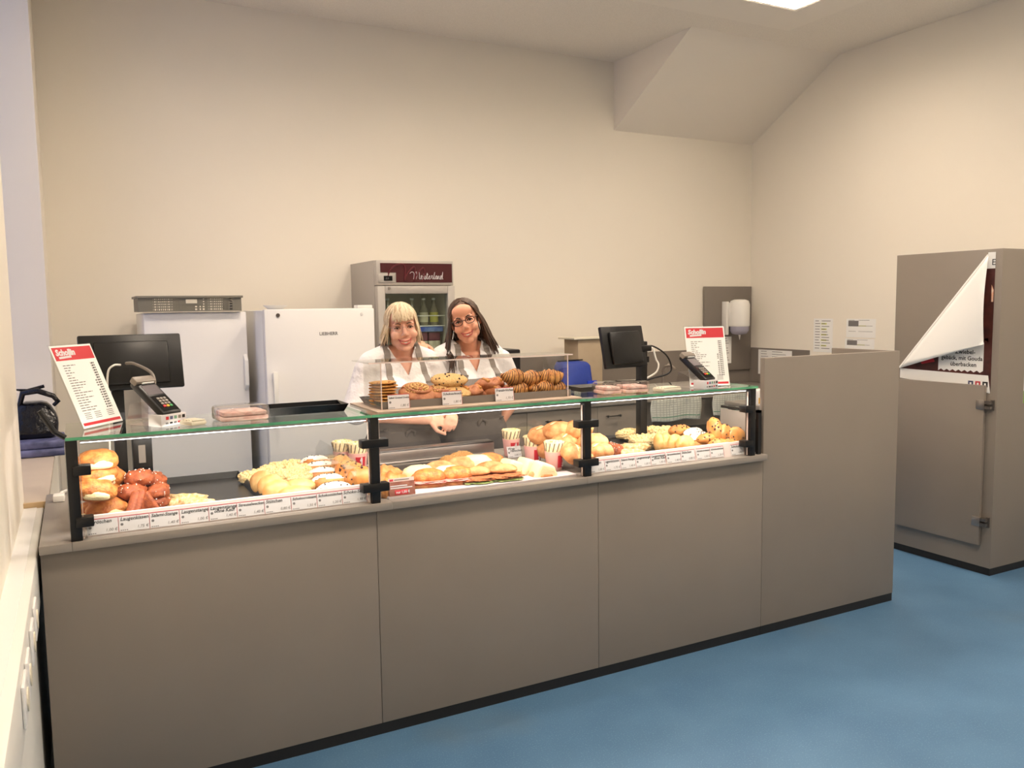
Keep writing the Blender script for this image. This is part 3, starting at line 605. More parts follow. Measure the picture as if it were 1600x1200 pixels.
t = thing('socket_box', 'small white cable box on the worktop left of the display case', 'cable box', (-.09, 3.62, .9185)); obj('box', G().box(-.02, .02, -.01, .05, 0, .025), 'whitep', t, bev=.004); obj('cable', G().tube([(0, .05, .012), (.01, .12, .012), (.03, .158, .012)], .006), 'whitep', t)

# ================================================================== tills, terminals, menus on the glass
ZT = ZG + .0105      # top of the glass
def till(name, lab, x, y, yaw, w_, h, zc, tilt, px, extra):
    t = thing('till_screen', lab, 'monitor', (px, y + .07, ZF))
    R = Matrix.Translation((x - px, -.07, zc - ZF)) @ Matrix.Rotation(yaw, 4, 'Z') @ Matrix.Rotation(tilt, 4, 'X')
    def part(n, g, m, par=t, bev=0): 
        return obj(n, g, m, par, mw=R if par is t else Matrix.Identity(4), bev=bev)
    a = part('screen_housing', G().box(-w_ / 2, w_ / 2, 0, .022, -h / 2, h / 2), 'blackp', bev=.006)
    part('rear_cover', G().box(-w_ * .36, w_ * .36, -.018, 0, -h * .42, h * .36), 'blackp', a, .008); part('screen', G().box(-w_ * .47, w_ * .47, .022, .023, -h * .44, h * .44), 'blackg', a)
    obj('pole', G().box(-.022, .022, -.02, .025, 0, zc - ZF + .02), 'black', t, bev=.004); obj('foot_plate', G().box(-.08, .08, -.06, .09, 0, .012), 'black', t, bev=.003)
    if extra: 
        obj('arm', G().box(min(0, x - px) - .0, .02, -.06, -.01, zc - ZF - .03, zc - ZF + .0), 'black', t, bev=.004)
        obj('arm_strut', G().tube([(x - px + .06, -.05, zc - ZF - .02), (.0, -.0, zc - ZF - .075)], .012), 'steel', t); obj('collar', G().box(-.028, .028, -.026, .031, zc - ZF - .09, zc - ZF - .06), 'blackp', t)
    else: obj('arm', G().box(-.03, .03, -.06, .0, zc - ZF - .05, zc - ZF + .04), 'black', t)
    return t
t1 = till('till_screen', 'wide black till screen seen from behind, beside the left menu', .19, 3.50, math.radians(4), .365, .215, 1.458, math.radians(-14), .135, False)
obj('power_box', G().box(.04, .11, -.05, .03, .06, .30), 'blackp', t1, bev=.004); obj('grey_label', G().box(.06, .085, -.0512, -.05, .14, .21), 'lam2', t1)
t2 = till('till_screen', 'smaller black till screen on a tall pole beside the right menu', 2.485, 3.48, math.radians(12), .31, .215, 1.438, math.radians(-12), 2.645, True)
c = obj('white_cable', G().tube(sm([(2.70, 3.57, 1.40), (2.73, 3.57, 1.42), (2.745, 3.56, 1.36), (2.755, 3.55, 1.33), (2.74, 3.55, 1.29), (2.70, 3.57, 1.262), (2.67, 3.575, 1.25)]), .005, 8), 'whitep', smooth=True); tag(c, 'thin white cable hanging beside the right till pole', 'cable')
c = obj('black_cable', G().tube(sm([(2.66, 3.58, 1.41), (2.73, 3.58, 1.43), (2.82, 3.57, 1.38), (2.85, 3.56, 1.31), (2.82, 3.56, 1.275), (2.74, 3.57, 1.258), (2.67, 3.58, 1.24)]), .0045, 8), 'blackp', smooth=True); tag(c, 'thin black cable looping right of the right till pole', 'cable')
c = obj('grey_cable', G().tube(sm([(.165, 3.44, 1.455), (.19, 3.40, 1.455), (.235, 3.3, 1.43), (.245, 3.24, 1.40), (.235, 3.2, 1.36)]), .006, 8), 'lamdark', smooth=True); tag(c, 'grey cable running from the left till screen to the card terminal', 'cable')
c = obj('white_cable', G().tube(sm([(.145, 3.44, 1.45), (.12, 3.42, 1.45), (.10, 3.42, 1.42), (.095, 3.44, 1.3), (.09, 3.47, 1.0), (.07, 3.47, .935)]), .004, 8), 'whitep', smooth=True); tag(c, 'thin white cable curving behind the left menu board', 'cable')

def menu(o, wd, tiltdir, w_, h, s, lab):
    # board leaning back: bottom-left o, width direction wd, top offset s along tiltdir
    wd = V(wd).normalized(); up = (V((0, 0, math.sqrt(h * h - s * s))) + V(tiltdir).normalized() * s).normalized()
    t = thing('menu_board', lab, 'menu'); t.matrix_world = fr(o, wd, up)
    k = w_ / .21
    obj('acrylic_sheet', G().box(-.004, w_ + .004, -.002, h + .004, -.003, -.001), 'acryl', t)
    sh = obj('sheet', G().box(0, w_, 0, h, -.001, .0004), 'paper', t)
    z0, z1 = .0004, .0008
    obj('red_header', G().box(.006, w_ - .006, h - .055, h - .007, z0, z1), 'red', t); obj('red_footer', G().box(.006, w_ - .006, .008, .018, z0, z1), 'red', t)
    text('Schollin', .030, Matrix.Translation((.016, h - .036, .001)), 'card', t, shear=.15, bold=.0016); obj('logo_bar', G().prism([(.024, h - .049, z1), (.085, h - .046, z1), (.085, h - .038, z1), (.024, h - .041, z1)], (0, 0, .0002)), 'card', t)
    random.seed(3)
    for i in range(19):
        y = h - .075 - i * .0092
        ln = [.06, .035, .026, .04, .022, .032, .042, .075, .07, .05, .034, .09, .05, .085, .055, .06, .048, .08, .07][i]
        x = .026
        while ln > 0:
            wl_ = min(ln, random.uniform(.010, .022)); obj('word', G().box(x, x + wl_, y, y + .0028, z0, z1), 'grey_ink', sh); x += wl_ + .004; ln -= wl_ + .004
        text(('ab 1,60 €' if i > 6 and i != 10 else '1,80 €'), .0075, Matrix.Translation((w_ - .022, y, z1)), 'ink', sh, 'RIGHT', bold=.0003)
    for i in range(4):
        for x in (.03, .08, .145): obj('word', G().box(x, x + .032, .03 + i * .0065, .032 + i * .0065, z0, z1), 'grey_ink', sh)
    # acrylic foot
    return t
menu((.010, 3.11, ZT + .003), (.61, .79, 0), (-.79, .61, 0), .205, .300, .114, 'menu board leaning steeply at the far left of the glass top')
m2 = menu((2.575, 3.075, ZT + .003), (.97, -.24, 0), (.24, .97, 0), .208, .290, .07, 'menu board standing upright at the right end of the glass top')
for (o, wd, bk_, lab) in (((.010, 3.11), (.61, .79), (-.79, .61), 'clear acrylic foot of the leaning left menu'), ((2.575, 3.075), (.97, -.24), (.24, .97), 'clear acrylic foot of the upright right menu')): pass

def terminal(o, yaw, lab, s=1.0):
    t = thing('card_terminal', lab, 'card terminal', o, yaw)
    # local -Y is towards the buyer
    st = obj('card_logo_box', G().box(-.055 * s, .055 * s, -.03, .03, 0, .040), 'card', t, bev=.001)
    cols = ['red', 'navy', 'tgreen', 'lam', 'ink']
    for i in range(5):
        obj('card_logo', G().box((-.034 + i * .018) * s, (-.022 + i * .018) * s, -.0306, -.03, .022, .033), cols[i], st); obj('card_logo', G().box((-.036 + i * .018) * s, (-.024 + i * .018) * s, -.0306, -.03, .007, .013), ['grey_ink', 'ink', 'grey_ink', 'red', 'ink'][i], st)
    obj('acrylic_wedge', G().prism([(-.05, .0305, 0), (-.05, .14, 0), (-.05, .12, .075), (-.05, .0305, .042)], (.10, 0, 0)), 'film', t)
    R = Matrix.Translation((0, .055, .092)) @ Matrix.Rotation(math.radians(38), 4, 'X')
    b = obj('housing', G().prism([(-.042, -.095, -.012), (.042, -.095, -.012), (.042, .085, -.012), (-.042, .085, -.012)], (0, 0, .028)), 'blackp', t, mw=R, bev=.008)
    obj('screen', G().box(-.032, .032, .0, .05, .016, .0168), mat('lcd_grey', S(110, 104, 108), .2), b); obj('face_plate', G().box(-.034, .034, -.085, -.006, .016, .0166), 'blackg', b)
    for r in range(4):
        for c_ in range(3): obj('key', G().box(-.018 + c_ * .014, -.008 + c_ * .014, -.028 - r * .013, -.019 - r * .013, .0166, .0195), 'lam2' if r < 3 else (M['red'], mat('key_yellow', S(226, 180, 50), .4), mat('key_green', S(60, 160, 90), .4))[c_], b)
    obj('receipt_cover', G().box(-.043, .043, .06, .092, .002, .026), 'lam', b, bev=.005); obj('receipt', G().box(-.02, .03, .056, .0595, .0165, .022), 'paper', b)
    return t
terminal((.268, 3.085, ZT), math.radians(38), 'black card terminal on a logo box beside the left menu')
terminal((2.605, 3.0, ZT), math.radians(14), 'black card terminal on a logo box in front of the right menu')
def change_dish(o, yaw, lab, w_=.06):
    t = thing('change_dish', lab, 'change dish', o, yaw); obj('pad', G().box(-w_ / 2, w_ / 2, -.03, .05, 0, .016), 'cream', t, bev=.007)
    for i in range(4): obj('rib', G().box(-w_ / 2 + .006, w_ / 2 - .006, -.028 + i * .018, -.020 + i * .018, .0155, .020), 'cream', t, bev=.002)
change_dish((.35, 3.03, ZT), math.radians(25), 'small cream ribbed change dish beside the left card terminal')
change_dish((2.385, 3.0, ZT), math.radians(5), 'small cream ribbed change dish beside the right card terminal', .11)
def napkins(o, yaw, w_, d, n, lab):
    t = thing('wrapped_napkins', lab, 'package', o, yaw)
    for i in range(n): obj('napkin_stack', G().box(-w_ / 2 + .008 * i, w_ / 2 - .006 * i, -d / 2, d / 2, .002 + i * .0165, .0175 + i * .0165), 'pinkwrap', t, bev=.005)
    g = G(); k = .02 + n * .0165
    obj('film', G().box(-w_ / 2 - .006, w_ / 2 + .006, -d / 2 - .006, d / 2 + .006, .0005, k), 'film', t, bev=.012)
    obj('film_fold', G().tube([(-w_ / 2, -d / 2 - .004, k * .6), (-w_ / 4, -d / 2 - .010, k * .8), (0, -d / 2 - .005, k * .5), (w_ / 4, -d / 2 - .009, k * .75), (w_ / 2, -d / 2 - .003, k * .5)], .0035, 6), 'film', t)
napkins((.515, 3.09, ZT), .1, .165, .12, 2, 'film-wrapped pink napkin pack on the left glass top')
napkins((2.09, 3.06, ZT), -.1, .09, .10, 2, 'film-wrapped pale pack at the left end of the right glass top')
napkins((2.215, 3.05, ZT), -.1, .12, .10, 2, 'film-wrapped pink pack next to the right change dish')
def lipped_tray(name, lab, x0, x1, y0, y1, z, h, m, fm=None):
    t = thing(name, lab, 'tray', ((x0 + x1) / 2, (y0 + y1) / 2, z)); a, b = (x1 - x0) / 2, (y1 - y0) / 2; e = .012
    o = [(-a, -b, h), (a, -b, h), (a, b, h), (-a, b, h)]; i = [(-a + e, -b + e, .003), (a - e, -b + e, .003), (a - e, b - e, .003), (-a + e, b - e, .003)]
    u = [(-a + e, -b + e, 0), (a - e, -b + e, 0), (a - e, b - e, 0), (-a + e, b - e, 0)]; oo = [(x * (1 + .003 / a), y * (1 + .003 / b), h) for x, y, _ in o]
    obj('tray_body', G().add(o + i + u + oo, [(4, 5, 6, 7)] + [(k, (k + 1) % 4, 4 + (k + 1) % 4, 4 + k) for k in range(4)] + [(8, 9, 10, 11)] + [(12 + k, 12 + (k + 1) % 4, 8 + (k + 1) % 4, 8 + k) for k in range(4)] + [(k, (k + 1) % 4, 12 + (k + 1) % 4, 12 + k) for k in range(4)]), m, t)
    if fm: obj('front_strip', G().box(-a, a, -b - .005, -b - .003, 0, h + .003), fm, t)
    return t
lipped_tray('serving_tray', 'long empty black tray on the left glass top', .615, .915, 3.10, 3.25, ZT, .030, 'blackg')
lipped_tray('serving_tray', 'small black dish behind the napkin packs on the right', 2.02, 2.17, 3.17, 3.30, ZT, .022, 'tray')
# shelf board and tray of the middle bay
bd = obj('shelf_board', G().box(.985, 1.888, 2.955, 3.31, 0, .007), mat('taupe_board', S(186, 164, 146), .5, var=.06, vscale=10), loc=(0, 0, ZT), bev=.001); tag(bd, 'thin taupe board on the middle glass top under the pastry tray', 'board')
ZS = ZT + .0075
lipped_tray('pastry_tray', 'long black pastry tray with grey front on the middle glass top', 1.02, 1.87, 3.02, 3.28, ZS, .026, 'tray', mat('grey_strip', S(120, 112, 104), .5))
t = thing('sneeze_guard', 'clear acrylic guard over the pastries on the middle glass top', 'sneeze guard', (1.41, 3.1, ZS))
obj('top_sheet', G().box(-.445, .455, -.11, .10, .178, .182), 'acryl', t); obj('sheet_edge', G().box(-.445, .455, -.1125, -.1102, .1775, .1825), 'acedge', t)
for x in (-.392, .44): obj('side_sheet', G().box(x, x + .004, -.09, .12, 0, .1775), 'acryl', t); obj('sheet_edge', G().box(x, x + .004, -.0925, -.0902, 0, .1775), 'acedge', t)
lipped_tray('baking_tray', 'empty black baking tray in the left bay', .17, .60, 3.06, 3.74, ZF + .001, .028, 'tray')
tg = lipped_tray('baking_tray', 'black baking tray under the streusel pastries in the right bay', 2.06, 2.84, 3.02, 3.72, ZF + .001, .024, 'tray')
t3 = lipped_tray('baking_tray', 'black tray under the iced pastries in the left bay', .605, .95, 3.02, 3.72, ZF + .001, .02, 'tray')

# price rails and cards
def card(mw, w_, h, name, price, lab, group=None, dot=True, line=True, fs=.0165):
    t = thing('price_card', lab, 'price card', group=group); t.matrix_world = mw
    obj('card', G().box(0, w_, 0, h, 0, .0006), 'card', t)
    if line: obj('red_line', G().box(0, w_, h - .0025, h, .0006, .0009), 'redline', t); obj('red_line', G().box(w_ - .0012, w_, 0, h, .0006, .0009), 'redline', t)
    for k, s in enumerate(name.split('\n')): text(s, min(fs, (w_ - .006) / max(6, len(s)) * 2.25), Matrix.Translation((.004 + .012 * k, h - .016 - .011 * k, .0009)), 'ink', t, shear=.25, bold=.0002)
    if price: text(price, .0135, Matrix.Translation((w_ - .004, h * .14, .0009)), 'grey_ink', t, 'RIGHT', shear=.2)
    if dot: obj('round_mark', G().lathe([(.0045, 0), (.0045, .0004)], 14, (.009, h * .46, .0006)), 'grey_ink', t)
    for i in range(4): obj('allergen_code', G().box(.004 + i * .006, .008 + i * .006, h * .06, h * .06 + .003, .0006, .0009), 'grey_ink', t)
    return t
RT = math.radians(14)
def rail(x0, x1, lab):
    t = thing('price_rail', lab, 'price rail', ((x0 + x1) / 2, 2.985, ZF)); a = (x1 - x0) / 2; s, c = math.sin(RT), math.cos(RT); h = .068
    P = lambda y, z: (y, z)
    prof = [(0, 0), (h * s, h * c), (h * s + .012, h * c + .001), (h * s + .012, h * c - .002), (h * s + .002, h * c - .004), (.004, 0)]
    obj('rail_profile', G().prism([(-a, y, z) for y, z in prof], (2 * a, 0, 0)), mat('rail_plastic', S(226, 210, 206), .4), t); return t
rail(.0, .945, 'white price rail at the front of the left bay'); rail(1.945, 2.838, 'white price rail at the front of the right bay')
def rail_cards(x0, w_, items, bay):
    x = x0
    for i, (nm, pr, gap) in enumerate(items):
        x += gap; mw = fr((x, 2.9835, ZF + .006), (1, 0, 0), (0, math.sin(RT), math.cos(RT)))
        flat = nm.replace('\n', ' ')
        card(mw, w_ - .001, .052, nm, pr, f'handwritten price card reading {flat} on the {bay} price rail')
        x += w_
rail_cards(.0, .0945, [('ebrötchen', '1,00 €', 0), ('Laugenkissen', '1,75 €', 0), ('Salami-Stange', '1,40 €', 0), ('Laugenstange', '1,00 €', 0), ('Laugenstange\nohne Kauf', '1,40 €', 0), ('Streuselwecken', '1,40 €', 0), ('Stütchen', '0,80 €', 0), ('Schokocroissant', '1,50 €', 0), ('Schokostütchen', '1,20 €', 0), ('Schoko-Schoß', '1,90 €', 0)], 'left')
rail_cards(1.945, .0835, [('brötchen', '1,00 €', 0), ('ugenkissen', '1,75 €', 0), ('Salami-Stange', '1,40 €', 0), ('Laugenstange', '1,00 €', 0), ('Laugenstange\nohne Kauf', '1,40 €', 0), ('Streuselwecken', '1,40 €', .006), ('Stütchen', '0,80 €', 0), ('Schokocroissant', '1,50 €', .008), ('Schokostütchen', '1,20 €', 0), ('Schoko', '1,90 €', .044)], 'right')
def stand_card(p, w_, h, nm, pr, lab, lean=.25, yaw=0, **k):
    up = V((0, math.sin(lean), math.cos(lean))); x = V((math.cos(yaw), math.sin(yaw), 0)); return card(fr(p, x, up), w_, h, nm, pr, lab, **k)
for px_, nm, pr, w_ in ((1.043, 'Salted Caramel Cookie', '1,80 €', .088), (1.268, 'Schokoschnecke', '1,80 €', .085), (1.502, 'Franzbrötchen', '1,70 €', .085)):
    stand_card((px_, 3.0005, ZS + .0005), w_, .056, nm, pr, f'white card reading {nm} leaning on the pastry tray', .12)
stand_card(tuple(onz(794, 716, ZF + .002)), .075, .055, 'Wrap\nHähnchen', '3,80 €', 'white card reading Wrap below the rearmost wrap cup', .3, line=False, fs=.016)
stand_card(tuple(onz(824, 722, ZF + .002)), .075, .055, 'Wrap\nvegetarisch', '3,80 €', 'white card reading Wrap between the two front wrap cups', .3, line=False, fs=.016)
t = obj('blank_card', G().box(0, .10, 0, .035, 0, .001), 'paper', loc=(1.765, 3.05, ZF + .001)); tag(t, 'blank white card lying flat near the middle post', 'card')
t = thing('price_sign', 'brown offer sign with red price button at the front left of the middle bay', 'sign'); t.matrix_world = fr((1.035, 2.99, ZF + .010), (1, -.02, 0), (0, .25, .97))
obj('sign_sheet', G().box(0, .105, 0, .068, 0, .001), mat('sign_print', S(172, 112, 92), .5, col2=S(140, 80, 64), vscale=30), t)
for i, (a, b) in enumerate(((.006, .075), (.006, .095))): obj('white_text_line', G().box(a, b, .036 - i * .008, .040 - i * .008, .001, .0014), 'card', t)
obj('sign_header', G().box(0, .105, .054, .068, .001, .0014), mat('sign_header_paper', S(226, 196, 188), .5), t); obj('header_logo', G().box(.005, .02, .057, .065, .0014, .0018), 'red', t); obj('header_word', G().box(.024, .085, .059, .063, .0014, .0018), 'lam', t)
bt = obj('red_button', G().box(.022, .076, .004, .022, .001, .0018), 'red', t, bev=.0003); text('nur 1,00 €', .013, Matrix.Translation((.027, .009, .002)), 'card', t, bold=.0004)

# ================================================================== bakery goods
def bun(L_, W_, H_, seed=0, lump=.06, flat=.62, pw=2.3, n=26, k=15, fn=None, freq=2.2):
    vs = []; fs = []; e = 2 / pw; sg = lambda v: math.copysign(abs(v) ** e, v)
    def pt(t, a):
        d = V((math.cos(t) * math.cos(a), math.cos(t) * math.sin(a), math.sin(t)))
        x, y, z = sg(math.cos(t)) * sg(math.cos(a)), sg(math.cos(t)) * sg(math.sin(a)), math.sin(t)
        q = 1 + lump * noise.noise(d * freq + V((seed * 3.7, seed * 1.3, seed * 2.1))) + lump * .35 * noise.noise(d * freq * 3.1 + V((seed, 5, 2)))
        p = V((x * L_ / 2, y * W_ / 2, z * H_ / 2)) * q
        if p.z < -H_ / 2 * flat: p.z = -H_ / 2 * flat
        if fn: p = fn(p, d)
        return p
    vs.append(pt(-PI / 2, 0))
    for i in range(1, k):
        for j in range(n): vs.append(pt(-PI / 2 + PI * i / k, 2 * PI * j / n))
    vs.append(pt(PI / 2, 0)); E_ = len(vs) - 1
    fs = [(0, 1 + (j + 1) % n, 1 + j) for j in range(n)] + [(1 + i * n + j, 1 + i * n + (j + 1) % n, 1 + (i + 1) * n + (j + 1) % n, 1 + (i + 1) * n + j) for i in range(k - 2) for j in range(n)] + [(E_, E_ - n + j, E_ - n + (j + 1) % n) for j in range(n)]
    return G().add(vs, fs)
def top_points(g, n, seed, zmin=.1, front=False):
    random.seed(seed); c = [p for p in g.v if p[2] > zmin * max(q[2] for q in g.v)]
    if front: c = [p for p in g.v if p[1] < 0 or p[2] > 0]
    return random.sample(c, min(n, len(c)))
def specks(g, n, r, seed, zmin=.1, front=False, out=1.0):
    s = G()
    for p in top_points(g, n, seed, zmin, front): s.ball(V(p) * out, r * random.uniform(.7, 1.3), 5, 4)
    return s
def shell(g, zcut, sc_=1.03, wob=0):   # upper shell of a bun (icing)
    o = G(); mp = {}
    for f in g.f:
        if all(g.v[i][2] > zcut + wob * noise.noise(V(g.v[i]) * 40) for i in f):
            ff = []
            for i in f:
                if i not in mp: mp[i] = len(o.v); o.v.append(tuple(V(g.v[i]) * sc_))
                ff.append(mp[i])
            o.f.append(tuple(ff))
    return o
PROTO = {}
def proto(kind, k):
    if (kind, k) in PROTO: return PROTO[(kind, k)]
    parts = []      # (name, mesh, material)
    def add(n, g, mt, m=None): parts.append((n, g.mesh(n, smooth=True, m=m), mt))
    if kind == 'cheese_roll':
        g = bun(.135, .105, .085, k, .14); add(kind, g, 'roll'); add('burst_crumb', bun(.085, .034, .036, k + 4, .12), 'pale', m=Matrix.Translation((.004, -.041, -.008)))
    elif kind == 'pretzel_knot':
        g = bun(.10, .082, .066, k, .2, freq=3); add(kind, g, 'lauge'); add('salt', specks(g, 22, .0022, k, -.2, True), 'salt')
    elif kind == 'pretzel_triangle':
        g = G().prism([(-.06, -.016, -.05), (.06, -.016, -.05), (.0, -.016, .055)], (0, .032, 0)); parts.append((kind, g.mesh(kind, bev=.010, seg=3, smooth=True), 'lauge'))
        add('salt', specks(bun(.05, .03, .05, k), 8, .002, k, -1, True, 1.0), 'salt')
    elif kind == 'salted_stick':
        def bend(p, d): p.y += .35 * p.x * p.x / .1; return p
        add(kind, bun(.16, .05, .046, k, .2, fn=bend, freq=3.5), 'stick')
    elif kind == 'soft_bun': add(kind, bun(.115, .06, .095, k, .05, .9, pw=2.1), 'soft')
    elif kind == 'streusel_slice':
        g = bun(.14, .09, .05, k, .16, .7, 3.2, freq=4); add(kind, g, 'streusel'); add('crumbs', specks(g, 80, .0062, k, .25), 'streusel')
    elif kind == 'iced_loaf':
        g = bun(.135, .062, .07, k, .07, .8); add(kind, g, 'chip'); add('icing', shell(g, .004, 1.03, .01), 'icing'); add('chocolate_sprinkles', specks(g, 18, .0028, k, .35, out=1.04), 'choc')
    elif kind == 'chip_bun':
        g = bun(.115, .07, .10, k, .09, .9); add(kind, g, 'chip'); add('chocolate_chips', specks(g, 13, .0052, k, -.6, True, .99), 'choc')
    elif kind == 'chip_roll':
        g = bun(.13, .08, .062, k, .08); add(kind, g, 'chip'); add('chocolate_chips', specks(g, 20, .0042, k, .1, False, .99), 'choc')
    elif kind == 'plain_loaf': add(kind, bun(.135, .075, .065, k, .08, .8), 'soft')
    elif kind == 'crusty_roll':
        def cut(p, d):
            q = math.exp(-((p.y - .25 * p.x) / .009) ** 2) * (1 if p.z > 0 else 0); p.z -= .012 * q; return p
        add(kind, bun(.165, .115, .10, k, .1, .8, fn=cut), 'rustic'); add('flour_score', G().tube([(-.05, -.0125, .036), (-.02, -.005, .0405), (.02, .005, .0405), (.05, .0125, .036)], [.002, .006, .006, .002], 6), 'pale')
    elif kind == 'filled_roll':
        lo = bun(.15, .095, .045, k, .1, .9); up = bun(.148, .092, .072, k + 3, .08, .25)
        add(kind, lo, 'rustic', m=Matrix.Translation((0, 0, -.018))); add('top_half', up, ('rustic', 'pale', 'roll')[k % 3], m=Matrix.Translation((0, .004, .018)) @ Matrix.Rotation(.12, 4, 'X'))
        add('filling', bun(.16, .105, .014, k + 5, .25, 1, 3, freq=5), ('ham', 'lettuce', 'ham')[k % 3], m=Matrix.Translation((0, -.004, .003)))
    elif kind == 'schnitzel_roll':
        add(kind, bun(.14, .095, .04, k, .1, .9), 'rustic', m=Matrix.Translation((0, 0, -.02))); add('schnitzel', bun(.17, .115, .026, k + 2, .3, 1, freq=5), 'schnitzel'); add('lettuce', bun(.15, .11, .010, k + 4, .3, 1, 3, freq=6), 'lettuce', m=Matrix.Translation((0, -.004, -.011))); add('top_half', bun(.135, .09, .05, k + 1, .1, .2), 'rustic', m=Matrix.Translation((0, .022, .022)))
    elif kind == 'bread_wedge':
        g = G().prism([(-.06, -.045, -.035), (.06, -.045, -.035), (.045, -.045, .02), (-.02, -.045, .045)], (0, .09, 0)); parts.append((kind, g.mesh(kind, bev=.014, seg=3, smooth=True), 'pale'))
        add('crust', bun(.125, .098, .05, k, .08, .9), 'rustic', m=Matrix.Translation((.004, 0, -.018))); add('filling', bun(.13, .10, .010, k + 1, .3, 1, 3, freq=6), 'ham', m=Matrix.Translation((0, -.004, -.03)))
    elif kind == 'seeded_roll':
        g = bun(.13, .105, .075, k, .1); add(kind, g, 'seed'); add('seeds', specks(g, 70, .0024, k, .0), 'nut')
    elif kind in ('croissant', 'plain_croissant'):
        P = []; Rr = []
        for i in range(37):
            u = -1 + 2 * i / 36; a = u * 1.05; P.append(V((.085 * math.sin(a), .06 * (1 - math.cos(a)), 0)))
            Rr.append(max(.006, .036 * (1 - abs(u) ** 1.7) * (1 + .10 * math.cos(u * 19)) + .006))
        add(kind, G().tube(P, Rr, 16), 'cross')
        if kind == 'croissant':
            s = G(); random.seed(k)
            for i in range(3, 34, 2):
                p, r = P[i], Rr[i] + .0012; t_ = (P[i + 1] - P[i - 1]).normalized(); n_ = V((-t_.y, t_.x, 0)); sl = .010
                s.tube([p + n_ * math.cos(b) * r + V((0, 0, math.sin(b) * r)) + t_ * sl * math.cos(b) for b in [(-.25 + 1.5 * q / 8) * PI for q in range(9)]], .0016, 5)
            add('chocolate_drizzle', s, 'choc')
    elif kind == 'cookie':
        g = bun(.108, .106, .013, k, .06, 1, 2.6, freq=4); add(kind, g, 'cookie'); add('caramel_pieces', specks(g, 7, .0032, k, -1, True, .98), 'lauge')
    elif kind == 'snail_pastry':
        add(kind, bun(.15, .14, .062, k, .07), 'franz'); s = G(); pts = []
        for i in range(60):
            a = i * .26; r = .008 + .052 * i / 60; pts.append((r * math.cos(a), r * math.sin(a), .031 * math.sqrt(max(.05, 1 - (r / .072) ** 2)) + .002))
        s.tube(pts, .0075, 6); add('swirl', s, 'franz'); add('nut_topping', specks(bun(.125, .115, .078, k, .07), 90, .0052, k, .5), 'nut')
    elif kind == 'chip_bread':
        g = bun(.155, .115, .05, k, .08, .8); add(kind, g, 'nut'); add('chocolate_chips', specks(g, 22, .0038, k, -.3, True), 'choc')
    elif kind == 'cinnamon_bun':
        def gr(p, d): p.z -= .016 * math.exp(-(p.x / .010) ** 2) * (p.z > 0); p.x *= 1 + .15 * math.sin(p.y * 60); return p
        add(kind, bun(.125, .09, .06, k, .12, fn=gr), 'franz'); add('fold_ridge', G().tube([(-.03, -.035, .018), (-.035, 0, .026), (-.03, .03, .018)], .006, 6).tube([(.03, -.035, .018), (.035, 0, .026), (.03, .03, .018)], .006, 6), 'cross')
    PROTO[(kind, k)] = parts; return parts
CNT = {}
PLACED = {}
def food(kind, desc, grp, px, py, zc=None, Y=None, X=None, rz=0, rx=0, ry=0, s=1.0, lab=None, cat='bread'):
    CNT[kind] = CNT.get(kind, 0) + 1; parts = proto(kind, CNT[kind] % 3)
    p = onx(px, py, X) if X is not None else onz(px, py, zc) if Y is None else ony(px, py, Y)
    o = obj(kind, parts[0][1], parts[0][2], loc=p, rot=(math.radians(rx), math.radians(ry), math.radians(rz))); o.scale = (s, s, s)
    for n, me, m in parts[1:]: obj(n, me, m, o)
    o['category'] = cat; o['group'] = grp
    if lab: o['label'] = lab
    else: PLACED.setdefault((desc, grp), []).append((px, o))
    return o
ORD = ['second', 'third', 'fourth', 'fifth', 'sixth', 'seventh', 'eighth', 'ninth']
def number_foods():
    for (desc, grp), l in PLACED.items():
        l.sort(key=lambda a: a[0]); n = len(l)
        for i, (_, o) in enumerate(l):
            if n == 1: o['label'] = desc
            else: o['label'] = desc + ', ' + ('leftmost' if i == 0 else 'rightmost' if i == n - 1 else ORD[i - 1] + ' from the left')
# ---- left bay
grp = 'cheese rolls stacked in the left bay'
for px, py, Y, rz, ry, lab in ((167, 797, 3.14, 10, 0, 'golden cheese roll at the front bottom of the left stack'), (152, 798, 3.24, -30, 0, 'golden cheese roll at the bottom behind the left post'), (148, 768, 3.09, 0, 8, 'big golden cheese roll with pale burst, front of the left stack'), (160, 768, 3.22, 40, 0, 'golden cheese roll behind the big burst roll'), (150, 745, 3.16, 20, -5, 'golden cheese roll in the third layer of the left stack'), (163, 747, 3.25, -15, 0, 'golden cheese roll at the rear of the third layer'), (152, 721, 3.17, 0, 0, 'golden cheese roll with bright crumb on top of the left stack')):
    food('cheese_roll', '', grp, px, py, Y=Y, rz=rz, ry=ry, lab=lab)
grp = 'salted pretzel knots in the left bay'
for px, py, Y, rz, lab in ((214, 786, 3.20, 0, 'brown pretzel knot low behind the triangles'), (246, 784, 3.19, 60, 'brown pretzel knot low at the right of its pile'), (206, 769, 3.17, 20, 'brown salted pretzel knot at the left of its pile'), (246, 768, 3.19, 80, 'brown pretzel knot in the middle right of its pile'), (224, 764, 3.30, 80, 'brown pretzel knot hidden in the back of its pile'), (218, 748, 3.19, -10, 'brown salted pretzel knot at the top of its pile'), (238, 752, 3.24, 30, 'brown pretzel knot near the top right of its pile')):
    food('pretzel_knot', '', grp, px, py, Y=Y, rz=rz, lab=lab)
for px, py, rz, ry, lab in ((211, 790, 62, 12, 'brown pretzel triangle leaning left of two others'), (220, 788, 58, 8, 'brown pretzel triangle sandwiched between two others'), (231, 790, -8, 0, 'brown pretzel triangle facing the front glass')):
    food('pretzel_triangle', '', 'pretzel triangles in the left bay', px, py, Y=3.075, rz=rz, ry=ry, lab=lab)
